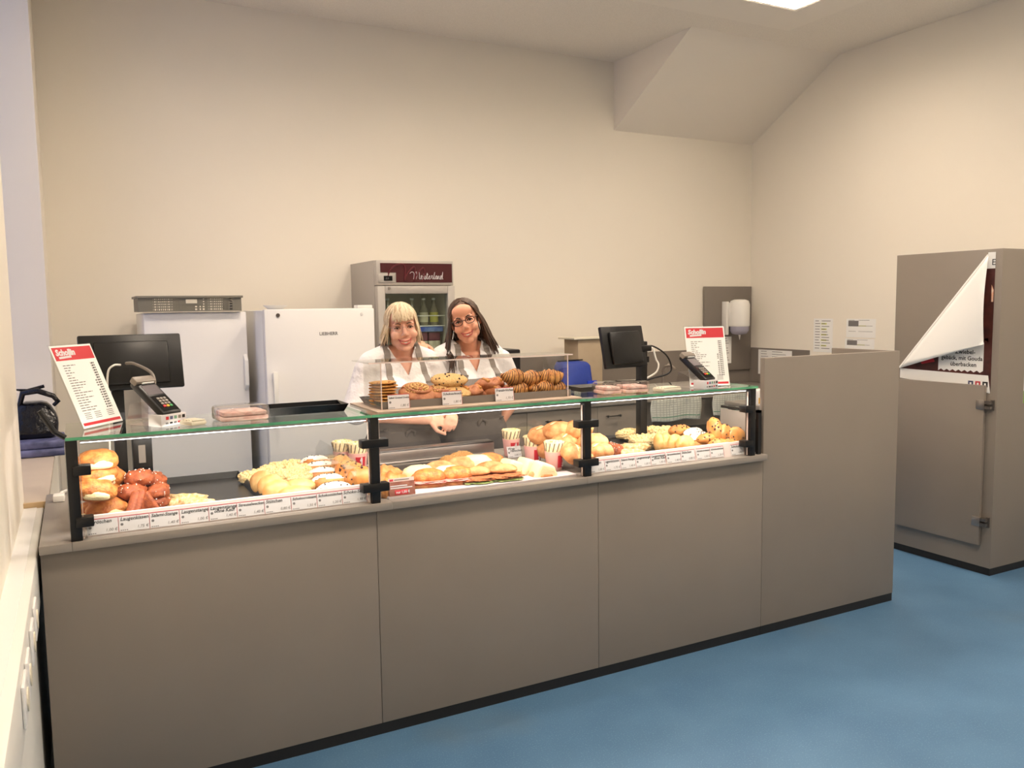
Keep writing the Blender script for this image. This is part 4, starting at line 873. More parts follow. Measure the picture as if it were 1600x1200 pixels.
for px, py, z, rz in ((266, 789, .948, 5), (288, 781, .953, -25), (303, 789, .948, -35)): food('salted_stick', 'pale salted stick in front of the empty black tray', 'salted sticks in the left bay', px, py, z, rz=rz)
for px, py, z, rz, rx in ((410, 754, .972, -55, -12), (424, 760, .970, -40, -12), (434, 769, .966, -12, -10)): food('soft_bun', 'soft round bun standing beside the empty black tray', 'soft buns in the left bay', px, py, z, rz=rz, rx=rx)
for px, py, z, rz, ry, lab in ((398, 745, .943, 20, 0, 'streusel slice at the left rear of the left bay'), (424, 735, .948, 10, -10, 'streusel slice with brown edge in the back row, left'), (452, 729, .946, 0, 0, 'streusel slice at the very back of the left bay'), (446, 742, .958, -6, 0, 'pale streusel slice in the middle of the left bay'), (470, 736, .954, 0, 0, 'streusel slice behind the pale middle one'), (463, 748, .954, -8, 0, 'pale wide streusel slice beside the iced loaves')):
    food('streusel_slice', '', 'streusel slices in the left bay', px, py, z, rz=rz, ry=ry, s=.97, lab=lab, cat='pastry')
for px, py, rz in ((466, 761, -8), (460, 772, -8)): food('plain_loaf', 'small pale loaf with crumbs in front of the streusel slices', 'small loaves in the left bay', px, py, .958, rz=rz)
for px, py in ((493, 724), (500, 733), (505, 743), (513, 754), (522, 767)): food('iced_loaf', 'white iced loaf with chocolate sprinkles in the left bay', 'iced loaves in the left bay', px, py, .957, rz=-12, rx=-18, cat='pastry')
for px, py, rz, rx in ((534, 729, 45, -12), (541, 739, 40, -14), (551, 741, 25, -12), (563, 749, 5, -10)): food('chip_bun', 'chocolate chip bun standing by the second post', 'standing chip buns in the left bay', px, py, .977, rz=rz, rx=rx, s=1.02)
# ---- middle bay
for px, py, z, rz in ((600, 742, .945, -30), (610, 753, .945, -25), (604, 765, .945, -15)): food('plain_croissant', 'plain croissant behind the second post in the middle bay', 'plain croissants in the middle bay', px, py, z, rz=rz, s=1.05, cat='pastry')
for px, py, rz in ((655, 746, -15), (670, 752, -12), (688, 739, -15), (700, 747, -14), (714, 748, -12)): food('filled_roll', 'filled roll in the front rows of the middle bay', 'filled rolls in the middle bay', px, py, .945, rz=rz, s=.95)
for px, py, z, rz in ((706, 724, .945, 0), (721, 718, .955, 20)): food('seeded_roll', 'seeded brown roll at the back of the middle bay', 'seeded rolls in the middle bay', px, py, z, rz=rz)
for px, py, z, rz in ((722, 733, .945, -10), (744, 730, .948, -20), (764, 727, .945, 0)): food('filled_roll', 'filled roll behind the schnitzel rolls', 'rear filled rolls in the middle bay', px, py, z, rz=rz)
for px, py, rz in ((746, 747, -8), (770, 738, 10), (788, 743, -6)): food('schnitzel_roll', 'roll with breaded schnitzel and lettuce in the middle bay', 'schnitzel rolls in the middle bay', px, py, .943, rz=rz, s=.95)
for px, py, rz in ((798, 731, 10), (824, 729, 5), (847, 735, -5)): food('bread_wedge', 'cut pale bread wedge with filling near the wrap cups', 'bread wedges in the middle bay', px, py, .947, rz=rz, s=1.0)
# crusty roll pile around the third post
grp = 'crusty rolls piled around the third post'
for px, py, Y, rz, rx, lab in ((893, 708, 3.10, 60, 40, 'crusty roll standing at the front left of the big pile'), (909, 716, 3.07, 75, 30, 'crusty roll at the front of the big pile beside the post'), (936, 707, 3.08, 10, 0, 'crusty roll at the right foot of the big pile'), (862, 702, 3.28, 10, 10, 'crusty roll at the rear left foot of the big pile'), (915, 712, 3.25, 0, 0, 'crusty roll in the hidden core of the big pile'), (883, 690, 3.20, 20, 20, 'crusty roll in the middle left of the big pile'), (925, 692, 3.14, -15, 0, 'crusty roll in the middle right of the big pile'), (848, 680, 3.31, 10, 0, 'browner crusty roll at the left top of the big pile'), (873, 673, 3.24, -10, 0, 'floury crusty roll at the top of the big pile'), (904, 671, 3.20, 15, 0, 'palest crusty roll crowning the big pile')):
    food('crusty_roll', '', grp, px, py, Y=Y, rz=rz, rx=rx, lab=lab, s=.92)
# ---- right bay
for px, py, rz in ((951, 702, 50), (960, 705, 40)): food('pretzel_knot', 'smooth brown pretzel knot in the right bay', 'pretzel knots in the right bay', px, py, .958, rz=rz, s=1.05)
for px, py, z, rz in ((990, 701, .95, -25), (980, 710, .945, -25)): food('salted_stick', 'pale salted stick in the right bay', 'salted sticks in the right bay', px, py, z, rz=rz, s=1.15)
for px, py, z, rz, lab in ((1004, 688, .953, -15, 'streusel slice at the front of the right tray'), (982, 679, .950, 15, 'streusel slice at the left rear of the right tray'), (1018, 675, .953, 0, 'streusel slice in the middle rear of the right tray'), (1037, 675, .958, -10, 'streusel slice at the rear beside the sprinkled rolls'), (1030, 686, .958, 0, 'pale streusel slice behind the row of soft buns'), (1053, 682, .964, -5, 'pale streusel slice right behind the soft buns')):
    food('streusel_slice', '', 'streusel slices in the right bay', px, py, z, rz=rz, lab=lab, s=1.05, cat='pastry')
for i, (px, py) in enumerate(((1031, 693), (1042, 693), (1055, 694), (1071, 696))): food('soft_bun', 'soft pale bun in the upright row of the right bay', 'soft buns in the right bay', px, py, .978, rz=55 - i * 14, rx=-8, s=1.05)
for px, py, z, rz in ((1083, 679, 2.72, 10), (1093, 686, 2.70, 10)): food('iced_loaf', 'white iced loaf in the middle of the right bay', 'iced loaves in the right bay', px, py, X=z, rz=rz, cat='pastry')
food('plain_loaf', 'small golden loaf at the front of the right bay', 'small loaves in the right bay', 1101, 695, .962, rz=-5, s=1.05)
for px, py, z, rz in ((1062, 673, 2.69, 0), (1107, 686, 2.71, 0), (1124, 694, 2.74, -5)): food('chip_roll', 'roll dotted with chocolate chips in the right bay', 'chip rolls in the right bay', px, py, X=z, rz=rz)
for px, py, z, rz in ((1140, 692, 2.80, 20), (1120, 689, 2.78, 40)): food('chip_roll', 'roll with chocolate chips under the standing chip buns in the right bay', 'lower chip rolls in the right bay', px, py, X=z, rz=rz)
for px, py, z, rz, rx in ((1116, 668, 2.765, 60, -8), (1122, 676, 2.765, 45, -8), (1132, 679, 2.79, 30, -8), (1148, 683, 2.835, 0, -8)): food('chip_bun', 'chocolate chip bun standing by the last post', 'standing chip buns in the right bay', px, py, X=z, rz=rz, rx=rx, s=1.0)
# ---- pastry tray on the glass
for i in range(8):
    pc = ony(599, 628, 3.13); o = food('cookie', '', 'stack of caramel cookies', 599, 628, Y=3.13, lab='caramel cookie, ' + ('lowest of the cookie stack', 'second from the bottom of the cookie stack', 'third from the bottom of the cookie stack', 'fourth from the bottom of the cookie stack', 'fifth from the bottom of the cookie stack', 'third from the top of the cookie stack', 'second from the top of the cookie stack', 'topmost of the cookie stack')[i], cat='cookie')
    random.seed(i); o.location = (pc.x + random.uniform(-.004, .004), 3.13, ZS + .0105 + i * .0118); o.rotation_euler = (random.uniform(-.03, .03), random.uniform(-.04, .04), i * 1.1)
food('snail_pastry', 'nut topped snail pastry beside the cookie stack', 'snail pastries', 652, 616, Y=3.11, rx=18, cat='pastry')
food('snail_pastry', 'nut topped snail pastry lying in the second pair', 'snail pastries', 688, 617, Y=3.12, rx=8, cat='pastry')
for px, py, Y, lab in ((707, 614, 3.10, 'speckled round pastry under another, behind the middle card'), (702, 594, 3.14, 'speckled round pastry lying on top of another')): food('chip_bread', '', 'speckled round pastries', px, py, Y=Y, rx=12, lab=lab, cat='pastry')
for px, py, Y, rz, lab in ((734, 613, 3.12, 10, 'cinnamon bun left of the Franzbrötchen card'), (756, 615, 3.17, -10, 'cinnamon bun behind the Franzbrötchen card'), (783, 613, 3.12, 0, 'cinnamon bun right of the Franzbrötchen card'), (767, 601, 3.16, 5, 'cinnamon bun on top of the others')): food('cinnamon_bun', '', 'cinnamon buns on the tray', px, py, Y=Y, rz=rz, lab=lab, s=1.05, cat='pastry')
for px, py, Y, rz, lab in ((812, 609, 3.085, 25, 'drizzled croissant, leftmost in the bottom row'), (836, 609, 3.10, 60, 'drizzled croissant, second in the bottom row'), (853, 606, 3.085, 40, 'drizzled croissant, third in the bottom row'), (870, 608, 3.10, 30, 'drizzled croissant, rightmost in the bottom row'), (804, 590, 3.085, 20, 'drizzled croissant, leftmost in the top row'), (830, 592, 3.10, 25, 'drizzled croissant in the middle of the top row'), (858, 590, 3.09, -20, 'drizzled croissant, rightmost in the top row')): food('croissant', '', 'chocolate drizzled croissants', px, py, Y=Y, rz=rz, rx=35, lab=lab, s=.86, cat='pastry')
number_foods()
def wrap_cup(px, py, z, lab, rz=0, tilt=0):
    p = onz(px, py, z); t = thing('wrap_cup', lab, 'wrap cup', p, math.radians(rz), 'wraps in paper cups'); t.rotation_euler.x = tilt
    obj('paper_cup', G().lathe([(.032, 0), (.034, .002), (.043, .085), (.040, .085), (.030, .004), (.001, .004)], 20), 'cup', t, smooth=True)
    obj('wrap', G().lathe([(.030, .006), (.038, .08), (.047, .128), (.044, .131), (.036, .122), (.001, .118)], 20), 'wrapc', t, smooth=True)
    g = G()
    for i in range(14):
        a = 2 * PI * i / 14; b = a + .22
        g.tube([(.0405 * math.cos(a), .0405 * math.sin(a), .088), (.0475 * math.cos(b), .0475 * math.sin(b), .126)], .0022, 5)
    obj('paper_stripes', g, 'stripe', t)
    s = G(); random.seed(px)
    for i in range(9): s.ball((random.uniform(-.028, .028), random.uniform(-.028, .028), .126), (.012, .010, .008), 7, 5)
    obj('salad_top', s, 'wrapc', t, smooth=True); s = G()
    for i in range(4): s.ball((random.uniform(-.03, .03), random.uniform(-.03, .03), .131), (.006, .005, .004), 6, 4)
    obj('herbs', s, 'lettuce', t)
    a0 = -PI / 2; P = []
    for j in range(2):
        for i in range(7): a = a0 + (-.55 + 1.1 * i / 6); zz = .015 + .055 * j; r = .0345 + (zz) * .105 + .0006; P.append((r * math.cos(a), r * math.sin(a), zz))
    lb = obj('red_label', G().add(P, [(i, i + 1, 8 + i, 7 + i) for i in range(6)]), 'cupred', t)
    text('Schollin', .016, fr((.006, -.0432, .02), (0, -.1, 1), (-1, 0, 0)), 'card', t, bold=.0006)
wrap_cup(866, 734, ZF + .001, 'wrap in a pink paper cup nearest the front glass', 25); wrap_cup(833, 724, ZF + .001, 'wrap in a pink paper cup, middle one, behind the second card', 10); wrap_cup(799, 712, ZF + .001, 'wrap in a pink paper cup at the back, leftmost of the middle bay', 0)
wrap_cup(536, 733, ZF + .001, 'wrap in a pink paper cup behind the standing chip buns, left', 0); wrap_cup(560, 736, ZF + .001, 'wrap in a pink paper cup behind the second post, beside the acrylic divider', 0)

# ================================================================== the two members of staff
def capsule(bm, p0, p1, r0, r1, n=18):
    p0, p1 = V(p0), V(p1); d = (p1 - p0); t = d.normalized() if d.length > 1e-6 else V((0, 0, 1))
    a = V((0, 0, 1)) if abs(t.z) < .9 else V((1, 0, 0)); u = t.cross(a).normalized(); w_ = t.cross(u); rings = []
    for i in range(1, 5): b = -PI / 2 + PI / 2 * i / 4; rings.append((p0 + t * math.sin(b) * r0, r0 * math.cos(b)))
    for i in range(0, 4): b = PI / 2 * i / 4; rings.append((p1 + t * math.sin(b) * r1, r1 * math.cos(b)))
    R = [[bm.verts.new(c + (u * math.cos(2 * PI * j / n) + w_ * math.sin(2 * PI * j / n)) * r) for j in range(n)] for c, r in rings]
    for A, B in zip(R, R[1:]):
        for j in range(n): bm.faces.new((A[j], A[(j + 1) % n], B[(j + 1) % n], B[j]))
    e0 = bm.verts.new(p0 - t * r0); e1 = bm.verts.new(p1 + t * r1)
    for j in range(n): bm.faces.new((e0, R[0][(j + 1) % n], R[0][j])); bm.faces.new((e1, R[-1][j], R[-1][(j + 1) % n]))
def ell(bm, c, r, m=None):
    mm = Matrix.Translation(c) @ (m or Matrix.Identity(4)) @ Matrix.Diagonal((*r, 1)); bmesh.ops.create_icosphere(bm, subdivisions=3, radius=1, matrix=mm)
def chain(bm, pts, rs):
    for i in range(len(pts) - 1): capsule(bm, pts[i], pts[i + 1], rs[i], rs[i + 1])
def fuse(bm, name, voxel, it, keep=None, cuts=()):
    bmesh.ops.recalc_face_normals(bm, faces=bm.faces)
    me = bpy.data.meshes.new(name); bm.to_mesh(me); bm.free()
    o = bpy.data.objects.new(name, me); COL.objects.link(o); md = o.modifiers.new('r', 'REMESH'); md.mode = 'VOXEL'; md.voxel_size = voxel; md.adaptivity = 0
    dg = bpy.context.evaluated_depsgraph_get(); out = bpy.data.meshes.new_from_object(o.evaluated_get(dg)); bpy.data.objects.remove(o); bpy.data.meshes.remove(me)
    b = bmesh.new(); b.from_mesh(out)
    for _ in range(it): bmesh.ops.smooth_vert(b, verts=b.verts, factor=.5, use_axis_x=True, use_axis_y=True, use_axis_z=True)
    for co, no in cuts: bmesh.ops.bisect_plane(b, geom=b.verts[:] + b.edges[:] + b.faces[:], plane_co=co, plane_no=no, dist=1e-6)
    if keep: bmesh.ops.delete(b, geom=[v for v in b.verts if not keep(v.co, v.normal)], context='VERTS')
    b.to_mesh(out); b.free(); out.name = name
    for p in out.polygons: p.use_smooth = True
    return out
def hand(bm, wrist, d, nrm, curl, thumb, s=1.0):
    # d: direction of the fingers, nrm: back-of-hand normal, thumb: +1/-1 side
    d = V(d).normalized(); nrm = V(nrm); nrm = (nrm - d * nrm.dot(d)).normalized(); sd = d.cross(nrm) * thumb; wrist = V(wrist)
    m = fr((0, 0, 0), sd, d)
    ell(bm, wrist + d * .045 * s, (.036 * s, .05 * s, .016 * s), m)
    for i, (off, ln, r) in enumerate(((.027, .070, .0085), (.009, .078, .0088), (-.009, .072, .0084), (-.026, .056, .0075))):
        p = wrist + d * .080 * s + sd * off * s; a = curl * .5; pts = [wrist + d * .05 * s + sd * off * .8 * s, p]
        for k, f_ in enumerate((.45, .32, .23)):
            a += curl * (.55 if k else .25); p = p + (d * math.cos(a) - nrm * math.sin(a)) * ln * f_ * s; pts.append(p)
        chain(bm, pts, [r * s * 1.15, r * s * 1.1, r * s, r * s * .92, r * s * .8])
    p = wrist + d * .025 * s + sd * .028 * s; q = (d * .6 + sd * .7 - nrm * .35).normalized(); q2 = (d * .9 + sd * .15 - nrm * .35).normalized()
    chain(bm, [p, p + q * .035 * s, p + q * .035 * s + q2 * .03 * s, p + q * .035 * s + q2 * .055 * s], [.013 * s, .011 * s, .010 * s, .008 * s])
def head_prims(bm, Hm, wide=1.0):
    T = lambda c: Hm @ V(c); R3 = Hm.to_3x3().to_4x4()
    def E(c, r): ell(bm, T((c[0] * wide, c[1], c[2])), (r[0] * wide, r[1], r[2]), R3)
    E((0, .015, .03), (.073, .092, .085)); E((0, -.028, -.028), (.063, .06, .08)); E((0, -.042, -.085), (.046, .042, .036)); E((0, -.074, -.105), (.021, .018, .017)); E((0, -.060, .055), (.055, .035, .04))
    for s in (-1, 1):
        E((s * .040, -.062, -.036), (.024, .024, .024)); E((s * .074, .014, -.010), (.009, .018, .030)); E((s * .030, -.080, .022), (.024, .011, .008)); E((s * .0105, -.098, -.034), (.009, .010, .008)); E((s * .042, -.02, -.066), (.019, .035, .028))
    capsule(bm, T((0, -.085, .014)), T((0, -.106, -.026)), .0075, .0115); E((0, -.088, -.066), (.026, .012, .013))
def face_parts(body, Hm, browm, smile, wide=1.0):
    def add(n, g, m): return obj(n, g, m, body, mw=Hm, smooth=True)
    for s in (-1, 1):
        ey = add('eye', G().ball((s * .031 * wide, -.0755, .004), (.0125, .0105, .0058), 12, 8), 'eyew'); obj('iris', G().ball((s * .031 * wide, -.0845, .004), (.0060, .003, .0054), 10, 6), 'iris', ey)
        add('eyelid', G().tube([(s * .016 * wide, -.083, .003), (s * .024 * wide, -.0875, .0085), (s * .034 * wide, -.0865, .0095), (s * .046 * wide, -.0775, .002)], [.002, .0036, .0036, .002], 8), browm)
        add('eyebrow', G().tube([(s * .014 * wide, -.0915, .022), (s * .028 * wide, -.0925, .028), (s * .048 * wide, -.080, .023)], [.003, .0034, .0015], 8), browm)
    up = [(-.034, -.0785, -.053), (-.021, -.0945, -.061), (0, -.1005, -.065), (.021, -.0945, -.061), (.034, -.0785, -.053)]
    lo = [(-.034, -.0785, -.053), (-.021, -.0925, -.074), (0, -.0985, -.080), (.021, -.0925, -.074), (.034, -.0785, -.053)]
    P = []
    for a, b in zip(up, lo): P += [a, b]
    add('mouth', G().add([(x, y + .0012, z) for x, y, z in P], [(2 * i, 2 * i + 1, 2 * i + 3, 2 * i + 2) for i in range(4)]), 'mouth')
    tt = []
    for i, (a, b) in enumerate(zip(up, lo)): f_ = (.1, .62, .66, .62, .1)[i]; tt += [(a[0] * .93, a[1] - .0006, a[2]), (a[0] * .93, a[1] - .0006 + (b[1] - a[1]) * f_, a[2] + (b[2] - a[2]) * f_)]
    add('teeth', G().add(tt, [(2 * i, 2 * i + 1, 2 * i + 3, 2 * i + 2) for i in range(4)]), 'teeth')
    add('lips', G().tube(up, [.0015, .0032, .0034, .0032, .0015], 8).tube(lo, [.0015, .0038, .0046, .0038, .0015], 8), 'lip')
def locks(Hm, specs, floor_fn, seed=1, rr=.0054, vol=V((1, 1, 1))):
    # specs: list of (d0, d1, hang, drift) ; scalp ellipsoid in head space, hanging part in world space
    g = G(); c = V((0, .012, .03)); R_ = V((.083 * vol.x, .100 * vol.y, .096 * vol.z)); random.seed(seed)
    for d0, d1, hang, drift, curl in specs:
        drift = V(drift) + V((random.gauss(0, .009), random.gauss(0, .007), 0))
        d0, d1 = V(d0).normalized(), V(d1).normalized(); pts = []; bang = .17 if hang == 0 else 0.0
        jit = V((random.gauss(0, .02), random.gauss(0, .02), random.gauss(0, .02)))
        for i in range(8):
            u = i / 7; d = (d0 * (1 - u) + d1 * u + jit * u).normalized(); k = 1.0 + bang * u + random.uniform(-.010, .022); pts.append(Hm @ (c + V((d.x * R_.x, d.y * R_.y, d.z * R_.z)) * k))
        if hang > 0:
            p = pts[-1].copy(); n = 9; v = (pts[-1] - pts[-2]).normalized()
            for i in range(1, n + 1):
                u = i / n; w_ = V((0, 0, -1)) * (1 - .5 ** (i)) + v * .5 ** i
                p = p + w_.normalized() * hang / n + V(drift) / n + V((math.sin(u * 9 + d1.x * 7), math.cos(u * 8 + d1.y * 5), 0)) * curl * u + V((random.gauss(0, .0008), random.gauss(0, .0008), 0))
                pts.append(floor_fn(p.copy()))
        k = len(pts); rad = [rr * (.55 + .6 * min(1, 4 * i / k)) * (1 if i < k * .7 else max(.15, 1.0 - (i - k * .7) / (k * .3) * .9)) for i in range(k)]
        g.tube(pts, rad, 7, flat=.6)
    return g
def surface_path(bvh, pts, off):
    out = []
    for x, z in pts:
        h = bvh.ray_cast(V((x, -1.0, z)), V((0, 1, 0)))
        if h[0]: out.append(h[0] + V((0, -off, 0)))
    return out
def ribbon(path, w_, th):
    g = G(); P = []
    for i, p in enumerate(path):
        t = (path[min(i + 1, len(path) - 1)] - path[max(i - 1, 0)]).normalized(); s = t.cross(V((0, -1, 0))).normalized() if abs(t.x) > .8 else (V((1, 0, 0)) - t * t.x).normalized()
        n = t.cross(s).normalized(); P += [p - s * w_ / 2, p + s * w_ / 2, p + s * w_ / 2 + n * th, p - s * w_ / 2 + n * th]
    k = len(path)
    fs = [(4 * i + a, 4 * i + (a + 1) % 4, 4 * i + 4 + (a + 1) % 4, 4 * i + 4 + a) for i in range(k - 1) for a in range(4)] + [(0, 1, 2, 3), (4 * k - 4, 4 * k - 3, 4 * k - 2, 4 * k - 1)]
    return g.add(P, fs)
def torso(bm, k, dx=0, z0=0, hips=True):
    T = lambda c: V((c[0] + dx * max(0, c[2] - .95) / .45, c[1], c[2] + z0)); o = k
    if hips: ell(bm, T((0, .0, .93)), (.178 + o, .125 + o, .15 + o))
    ell(bm, T((0, 0, 1.09)), (.152 + o, .108 + o, .17 + o)); ell(bm, T((0, .005, 1.26)), (.168 + o, .112 + o, .15 + o))
    for s in (-1, 1):
        ell(bm, T((s * .075, -.085, 1.225)), (.075 + o, .058 + o, .07 + o)); capsule(bm, T((s * .02, .02, 1.425)), T((s * .155, .012, 1.368)), .043 + o, .048 + o)
    capsule(bm, T((-.15, .012, 1.345)), T((.15, .012, 1.345)), .058 + o, .058 + o)
def person(loc, lab, z0, dx, Hm, skin, arms, hairm, hair_specs, browm, brow_kw, neckV, wide, hands, hair_floor, bangs_cap):
    # arms: list of (shoulder, elbow, wrist) ; hands: list of dicts or None
    hb = Hm @ V((0, .025, -.07)); nb = V((dx, .025, 1.36 + z0))
    bm = bmesh.new(); torso(bm, 0, dx, z0); head_prims(bm, Hm, wide); capsule(bm, nb, hb, .058, .047)
    for s in (-1, 1):
        chain(bm, [V((s * .09, 0, .9)), V((s * .095, -.01, .50)), V((s * .095, .02, .09))], [.088, .056, .038]); ell(bm, (s * .095, -.05, .045), (.042, .115, .04))
    for (sh, el, wr), hd_ in zip(arms, hands):
        chain(bm, [sh, el], [.050, .040]); chain(bm, [el, V(el).lerp(V(wr), .35), wr], [.040, .040, .026]); hand(bm, wr, **hd_)
    me = fuse(bm, 'person', .0042, 3); body = obj('person', me, skin, loc=loc); tag(body, lab, 'person')
    face_parts(body, Hm, browm, 1, wide)
    # shirt
    bm = bmesh.new(); torso(bm, .014, dx, z0, True)
    for sh, el, wr in arms:
        sh, el = V(sh), V(el); hem = sh.lerp(el, .93 if el.x < 0 else .80); capsule(bm, sh, sh.lerp(el, .45), .066, .068); capsule(bm, sh.lerp(el, .45), hem, .068, .072)
    vz, vk, vx = neckV
    def keep(c, n):
        if c.z < .84: return False
        if c.y < .03 and c.z > vz and abs(c.x - vx) < (c.z - vz) * vk - 1e-4: return False
        if (V((c.x, c.y, 0)) - V((nb.x, nb.y, 0))).length < .072 and c.z > 1.385 + z0: return False
        return True
    shm = fuse(bm, 'shirt', .0065, 3, keep, [(V((vx, 0, vz)), V((1, 0, -vk))), (V((vx, 0, vz)), V((1, 0, vk)))]); sh_o = obj("shirt", shm, 'shirt', body); md = sh_o.modifiers.new('thickness', 'SOLIDIFY'); md.thickness = .003; md.offset = 1
    # trousers, shoes
    bm = bmesh.new(); ell(bm, (0, 0, .93), (.188, .135, .16))
    for s in (-1, 1): chain(bm, [V((s * .09, 0, .88)), V((s * .095, -.005, .5)), V((s * .095, .02, .12))], [.10, .075, .062])
    obj('trousers', fuse(bm, 'trousers', .012, 2, lambda c, n: c.z < .98), 'trousers', body)
    for s in (-1, 1):
        bm = bmesh.new(); ell(bm, (s * .095, -.05, .052), (.05, .128, .052)); bm2 = fuse(bm, 'shoe', .008, 1, lambda c, n: c.z > 0.002); obj('shoe', bm2, 'blackp', body)
    # apron: bib plus skirt, cut from an inflated torso
    bm = bmesh.new(); torso(bm, .024, dx, z0, True); capsule(bm, V((-.08, .0, .9)), V((-.09, .0, .48)), .135, .145); capsule(bm, V((.08, .0, .9)), V((.09, .0, .48)), .135, .145)
    top = 1.255 + z0
    def keepa(c, n):
        if c.z > top + 1e-4 or c.z < .45: return False
        if c.z > 1.08 + z0: return c.y < .0 and abs(c.x - dx * .55) < .125 + (top - c.z) * .35
        return c.y < .055
    am = fuse(bm, 'apron', .008, 3, keepa, [(V((0, 0, top)), V((0, 0, 1)))]); ap = obj('apron', am, 'apron', body); md = ap.modifiers.new('thickness', 'SOLIDIFY'); md.thickness = .003; md.offset = 1
    b = bmesh.new(); b.from_mesh(shm); bvh = BVHTree.FromBMesh(b); b2 = bmesh.new(); b2.from_mesh(am); bva = BVHTree.FromBMesh(b2)
    fold = surface_path(bva, [(dx * .55 - .125 + .25 * i / 12, top - .022) for i in range(13)], .004); obj('bib_hem', ribbon(fold, .045, .003), 'apron2', ap)
    for s in (-1, 1):
        x0, x1 = dx * .55 + s * .105, nb.x + s * .085
        pth = surface_path(bvh, [(x0 + (x1 - x0) * i / 16, top - .03 + (1.415 + z0 - top + .03) * i / 16) for i in range(17)], .011)
        if len(pth) > 3:
            
            for q in range(9):
                yy = -.05 + .13 * q / 8; hh = bvh.ray_cast(V((pth[-1].x, yy, 1.6)), V((0, 0, -1)))
                if hh[0] and hh[0].z > pth[-1].z - .03 and yy > pth[-1].y + .004: pth.append(hh[0] + V((0, 0, .009)))
            st_ = obj('apron_strap', ribbon(pth, .032, .004), 'apron2', ap); obj('strap_buckle', G().box(-.019, .019, -.006, .002, -.006, .006), 'lamdark', st_, loc=pth[4], bev=.001)
    wa = surface_path(bva, [(dx * .3 - .15 + .30 * i / 14, 1.03 + z0) for i in range(15)], .004); obj('waist_tie', ribbon(wa, .03, .004), 'apron', ap)
    obj('tie_bow', G().tube([wa[7], wa[7] + V((-.022, -.008, -.012)), wa[7] + V((-.026, -.005, -.035))], [.008, .010, .006]).tube([wa[7], wa[7] + V((.022, -.008, -.010)), wa[7] + V((.018, -.005, -.035))], [.008, .010, .006]).ball(wa[7], .011), 'apron', ap, smooth=True)
    # hair: under-cap plus locks
    bm = bmesh.new(); ell(bm, Hm @ V((0, .009, .031)), (.0785 * wide, .1015, .0925), Hm.to_3x3().to_4x4()); Hi = Hm.inverted()
    def keeph(c, n):
        q = Hi @ c; return bangs_cap(q)
    hm = fuse(bm, 'hair', .006, 1, keeph); h = obj('hair', hm, hairm, body); obj('hair_locks', locks(Hm, hair_specs, hair_floor), hairm, h, smooth=True)
    return body
def headm(p, yaw, roll, pitch=0): return Matrix.Translation(p) @ Matrix.Rotation(math.radians(yaw), 4, 'Z') @ Matrix.Rotation(math.radians(roll), 4, 'Y') @ Matrix.Rotation(math.radians(pitch), 4, 'X')
blonde = hairmat('blonde_hair', S(164, 136, 102), S(238, 220, 188)); brunette = hairmat('brown_hair', S(30, 20, 16), S(100, 72, 54))
# --- blonde, left
HB = headm((0, -.035, 1.553), -13, -6, 4); sp_ = []; random.seed(5)
for i in range(44):      # fringe
    x = -.62 + 1.24 * i / 43; sp_.append(((x * .25 + .05, -.1, 1), (x, -1, .10 + .06 * abs(x) + random.uniform(-.07, .07)), 0, (0, 0, 0), 0))
for s in (-1, 1):
    for i in range(70):
        y = -.62 + 1.5 * i / 69; sp_.append(((s * .06 + .03, -.25 + .5 * i / 69, 1), (s * 1, y, -.05), .105 + random.uniform(-.02, .015), (s * .016 if i < 24 else s * .004, .012, 0), .0007))
for i in range(26):
    x = -.8 + 1.6 * i / 25; sp_.append(((x * .1, .25, 1), (x, 1.0, -.2), .10 + random.uniform(-.01, .01), (0, -.01, 0), .0005))
p1 = person((1.49, 4.08, 0), 'person with blonde bob and thin glasses, white top, taupe apron, forearm across waist', .0, 0, HB, M['skin'],
    [((-.175, .01, 1.335), (-.245, .01, 1.115), (.065, -.20, 1.085)), ((.175, .01, 1.335), (.27, .0, 1.12), (.215, -.16, 1.11))], blonde, sp_, M['brow'], None, (1.305, .50, 0.0), 1.07,
    [dict(d=(1, -.1, -.12), nrm=(0, -.8, .6), curl=1.0, thumb=1), dict(d=(-.35, -.85, -.35), nrm=(.3, -.3, .9), curl=1.1, thumb=1)], lambda p: p, lambda q: (q.y > -.045 - .3 * max(0, q.z - .06)) and q.z > -.05 or q.z > .075)
g = G()
for s in (-1, 1): g.tube([(s * .052, -.080, .008), (s * .072, -.05, .010), (s * .079, .005, .008)], .0014, 6).tube([(s * .010, -.098, .006), (s * .014, -.098, -.010), (s * .03, -.099, -.016), (s * .048, -.09, -.010), (s * .052, -.082, .008)], .0007, 5)
obj('thin_glasses', g.tube([(-.010, -.098, .006), (0, -.1005, .008), (.010, -.098, .006)], .001, 5), 'steel', p1, mw=HB)
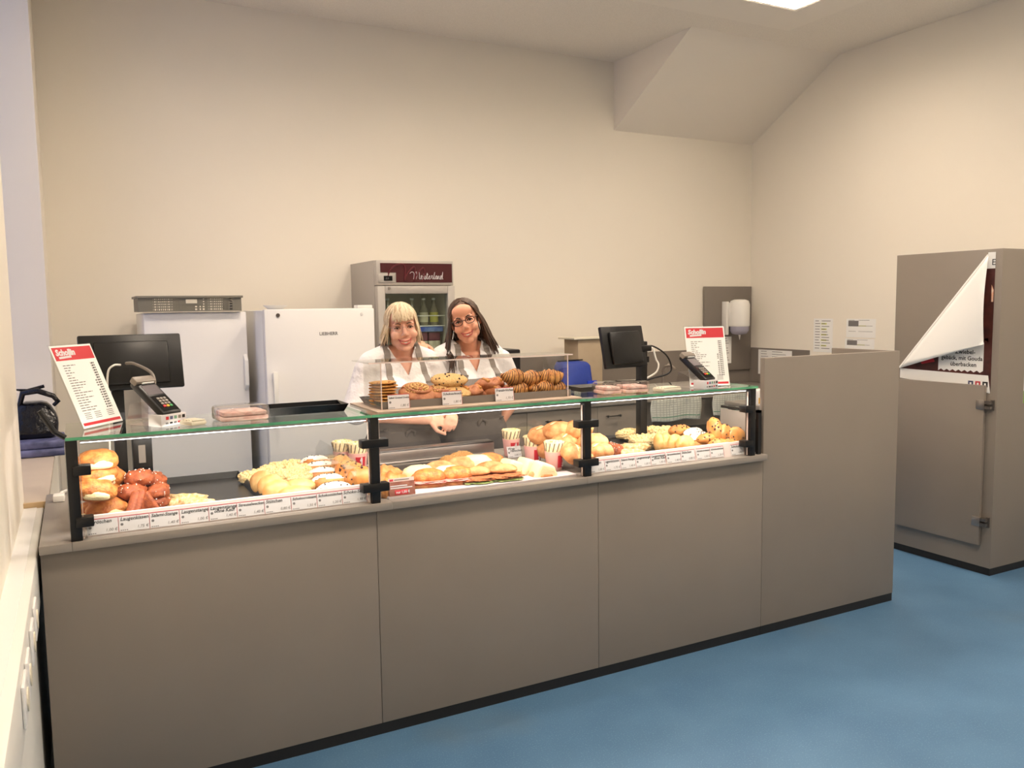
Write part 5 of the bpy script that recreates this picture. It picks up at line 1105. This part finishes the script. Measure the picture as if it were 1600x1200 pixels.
# --- brunette, right
HR = headm((-.055, -.04, 1.575), -29, -15, 2); sp_ = []; random.seed(8)
for s in (-1, 1):
    for i in range(95):
        f_ = i / 94; y = -.52 + 1.4 * f_; front = f_ < .45
        hang = (.27 if s < 0 else .22) + random.uniform(-.03, .03)
        sp_.append(((s * .08 + .10, -.62 + .9 * f_, 1), (s * 1.0, y, -.02), hang, ((-.05 if s < 0 else .075), (-.035 if front else .02), 0), .0032))
for i in range(30):
    x = -.85 + 1.7 * i / 29; sp_.append(((x * .15 + .05, .2, 1), (x, 1.0, -.2), .24 + random.uniform(-.03, .03), (x * .06, .0, 0), .003))
def hfloor(p):      # keep locks outside the shoulders
    if p.z < 1.435 and p.y > -.02 and abs(p.x) > .05: p.z = max(p.z, 1.435 - .16 * max(0, abs(p.x) - .08))
    if p.z < 1.38 and p.y <= -.02: p.y = min(p.y, -.115 - .12 * max(0, 1.34 - p.z))
    return p
p2 = person((1.935, 4.15, 0), 'person with long brown hair and dark glasses, white top, hand on the other shoulder', .012, -.02, HR, M['skin2'],
    [((-.185, .03, 1.345), (-.235, .19, 1.29), (-.27, .07, 1.445)), ((.18, .01, 1.345), (.29, .05, 1.13), (.205, .05, 1.0))], brunette, sp_, M['brow2'], None, (1.30, .48, -.03), 1.03,
    [dict(d=(-.35, -.95, -.08), nrm=(0, .0, 1), curl=.55, thumb=-1), dict(d=(-.5, .55, -.5), nrm=(.7, .4, .2), curl=.7, thumb=1)], hfloor, lambda q: (q.y > -.035 - .45 * max(0, q.z - .055)) and q.z > -.05 or q.z > .092)
g = G()
for s in (-1, 1):
    P = []
    for i in range(17):
        a = 2 * PI * i / 16; ca, sa = math.cos(a), math.sin(a); P.append((s * .033 + .0235 * math.copysign(abs(ca) ** .75, ca), -.0985 + .010 * abs((s * .033 + .0235 * ca) / .055) ** 2, .002 + .0165 * math.copysign(abs(sa) ** .8, sa)))
    g.tube(P, .0019, 6); g.tube([(s * .0565, -.088, .010), (s * .074, -.05, .012), (s * .081, .01, .008)], .0018, 6)
obj('dark_glasses', g.tube([(-.0095, -.0985, .006), (0, -.1015, .009), (.0095, -.0985, .006)], .0018, 6), mat('plum_black', S(34, 18, 26), .25), p2, mw=HR)
for s in (-1, 1): obj('hoop_earring', G().tube([(s * .079 + .0, .004 + .012 * math.cos(a), -.058 + .018 * math.sin(a)) for a in [2 * PI * i / 14 for i in range(15)]], .0014, 6), 'steel', p2, mw=HR)
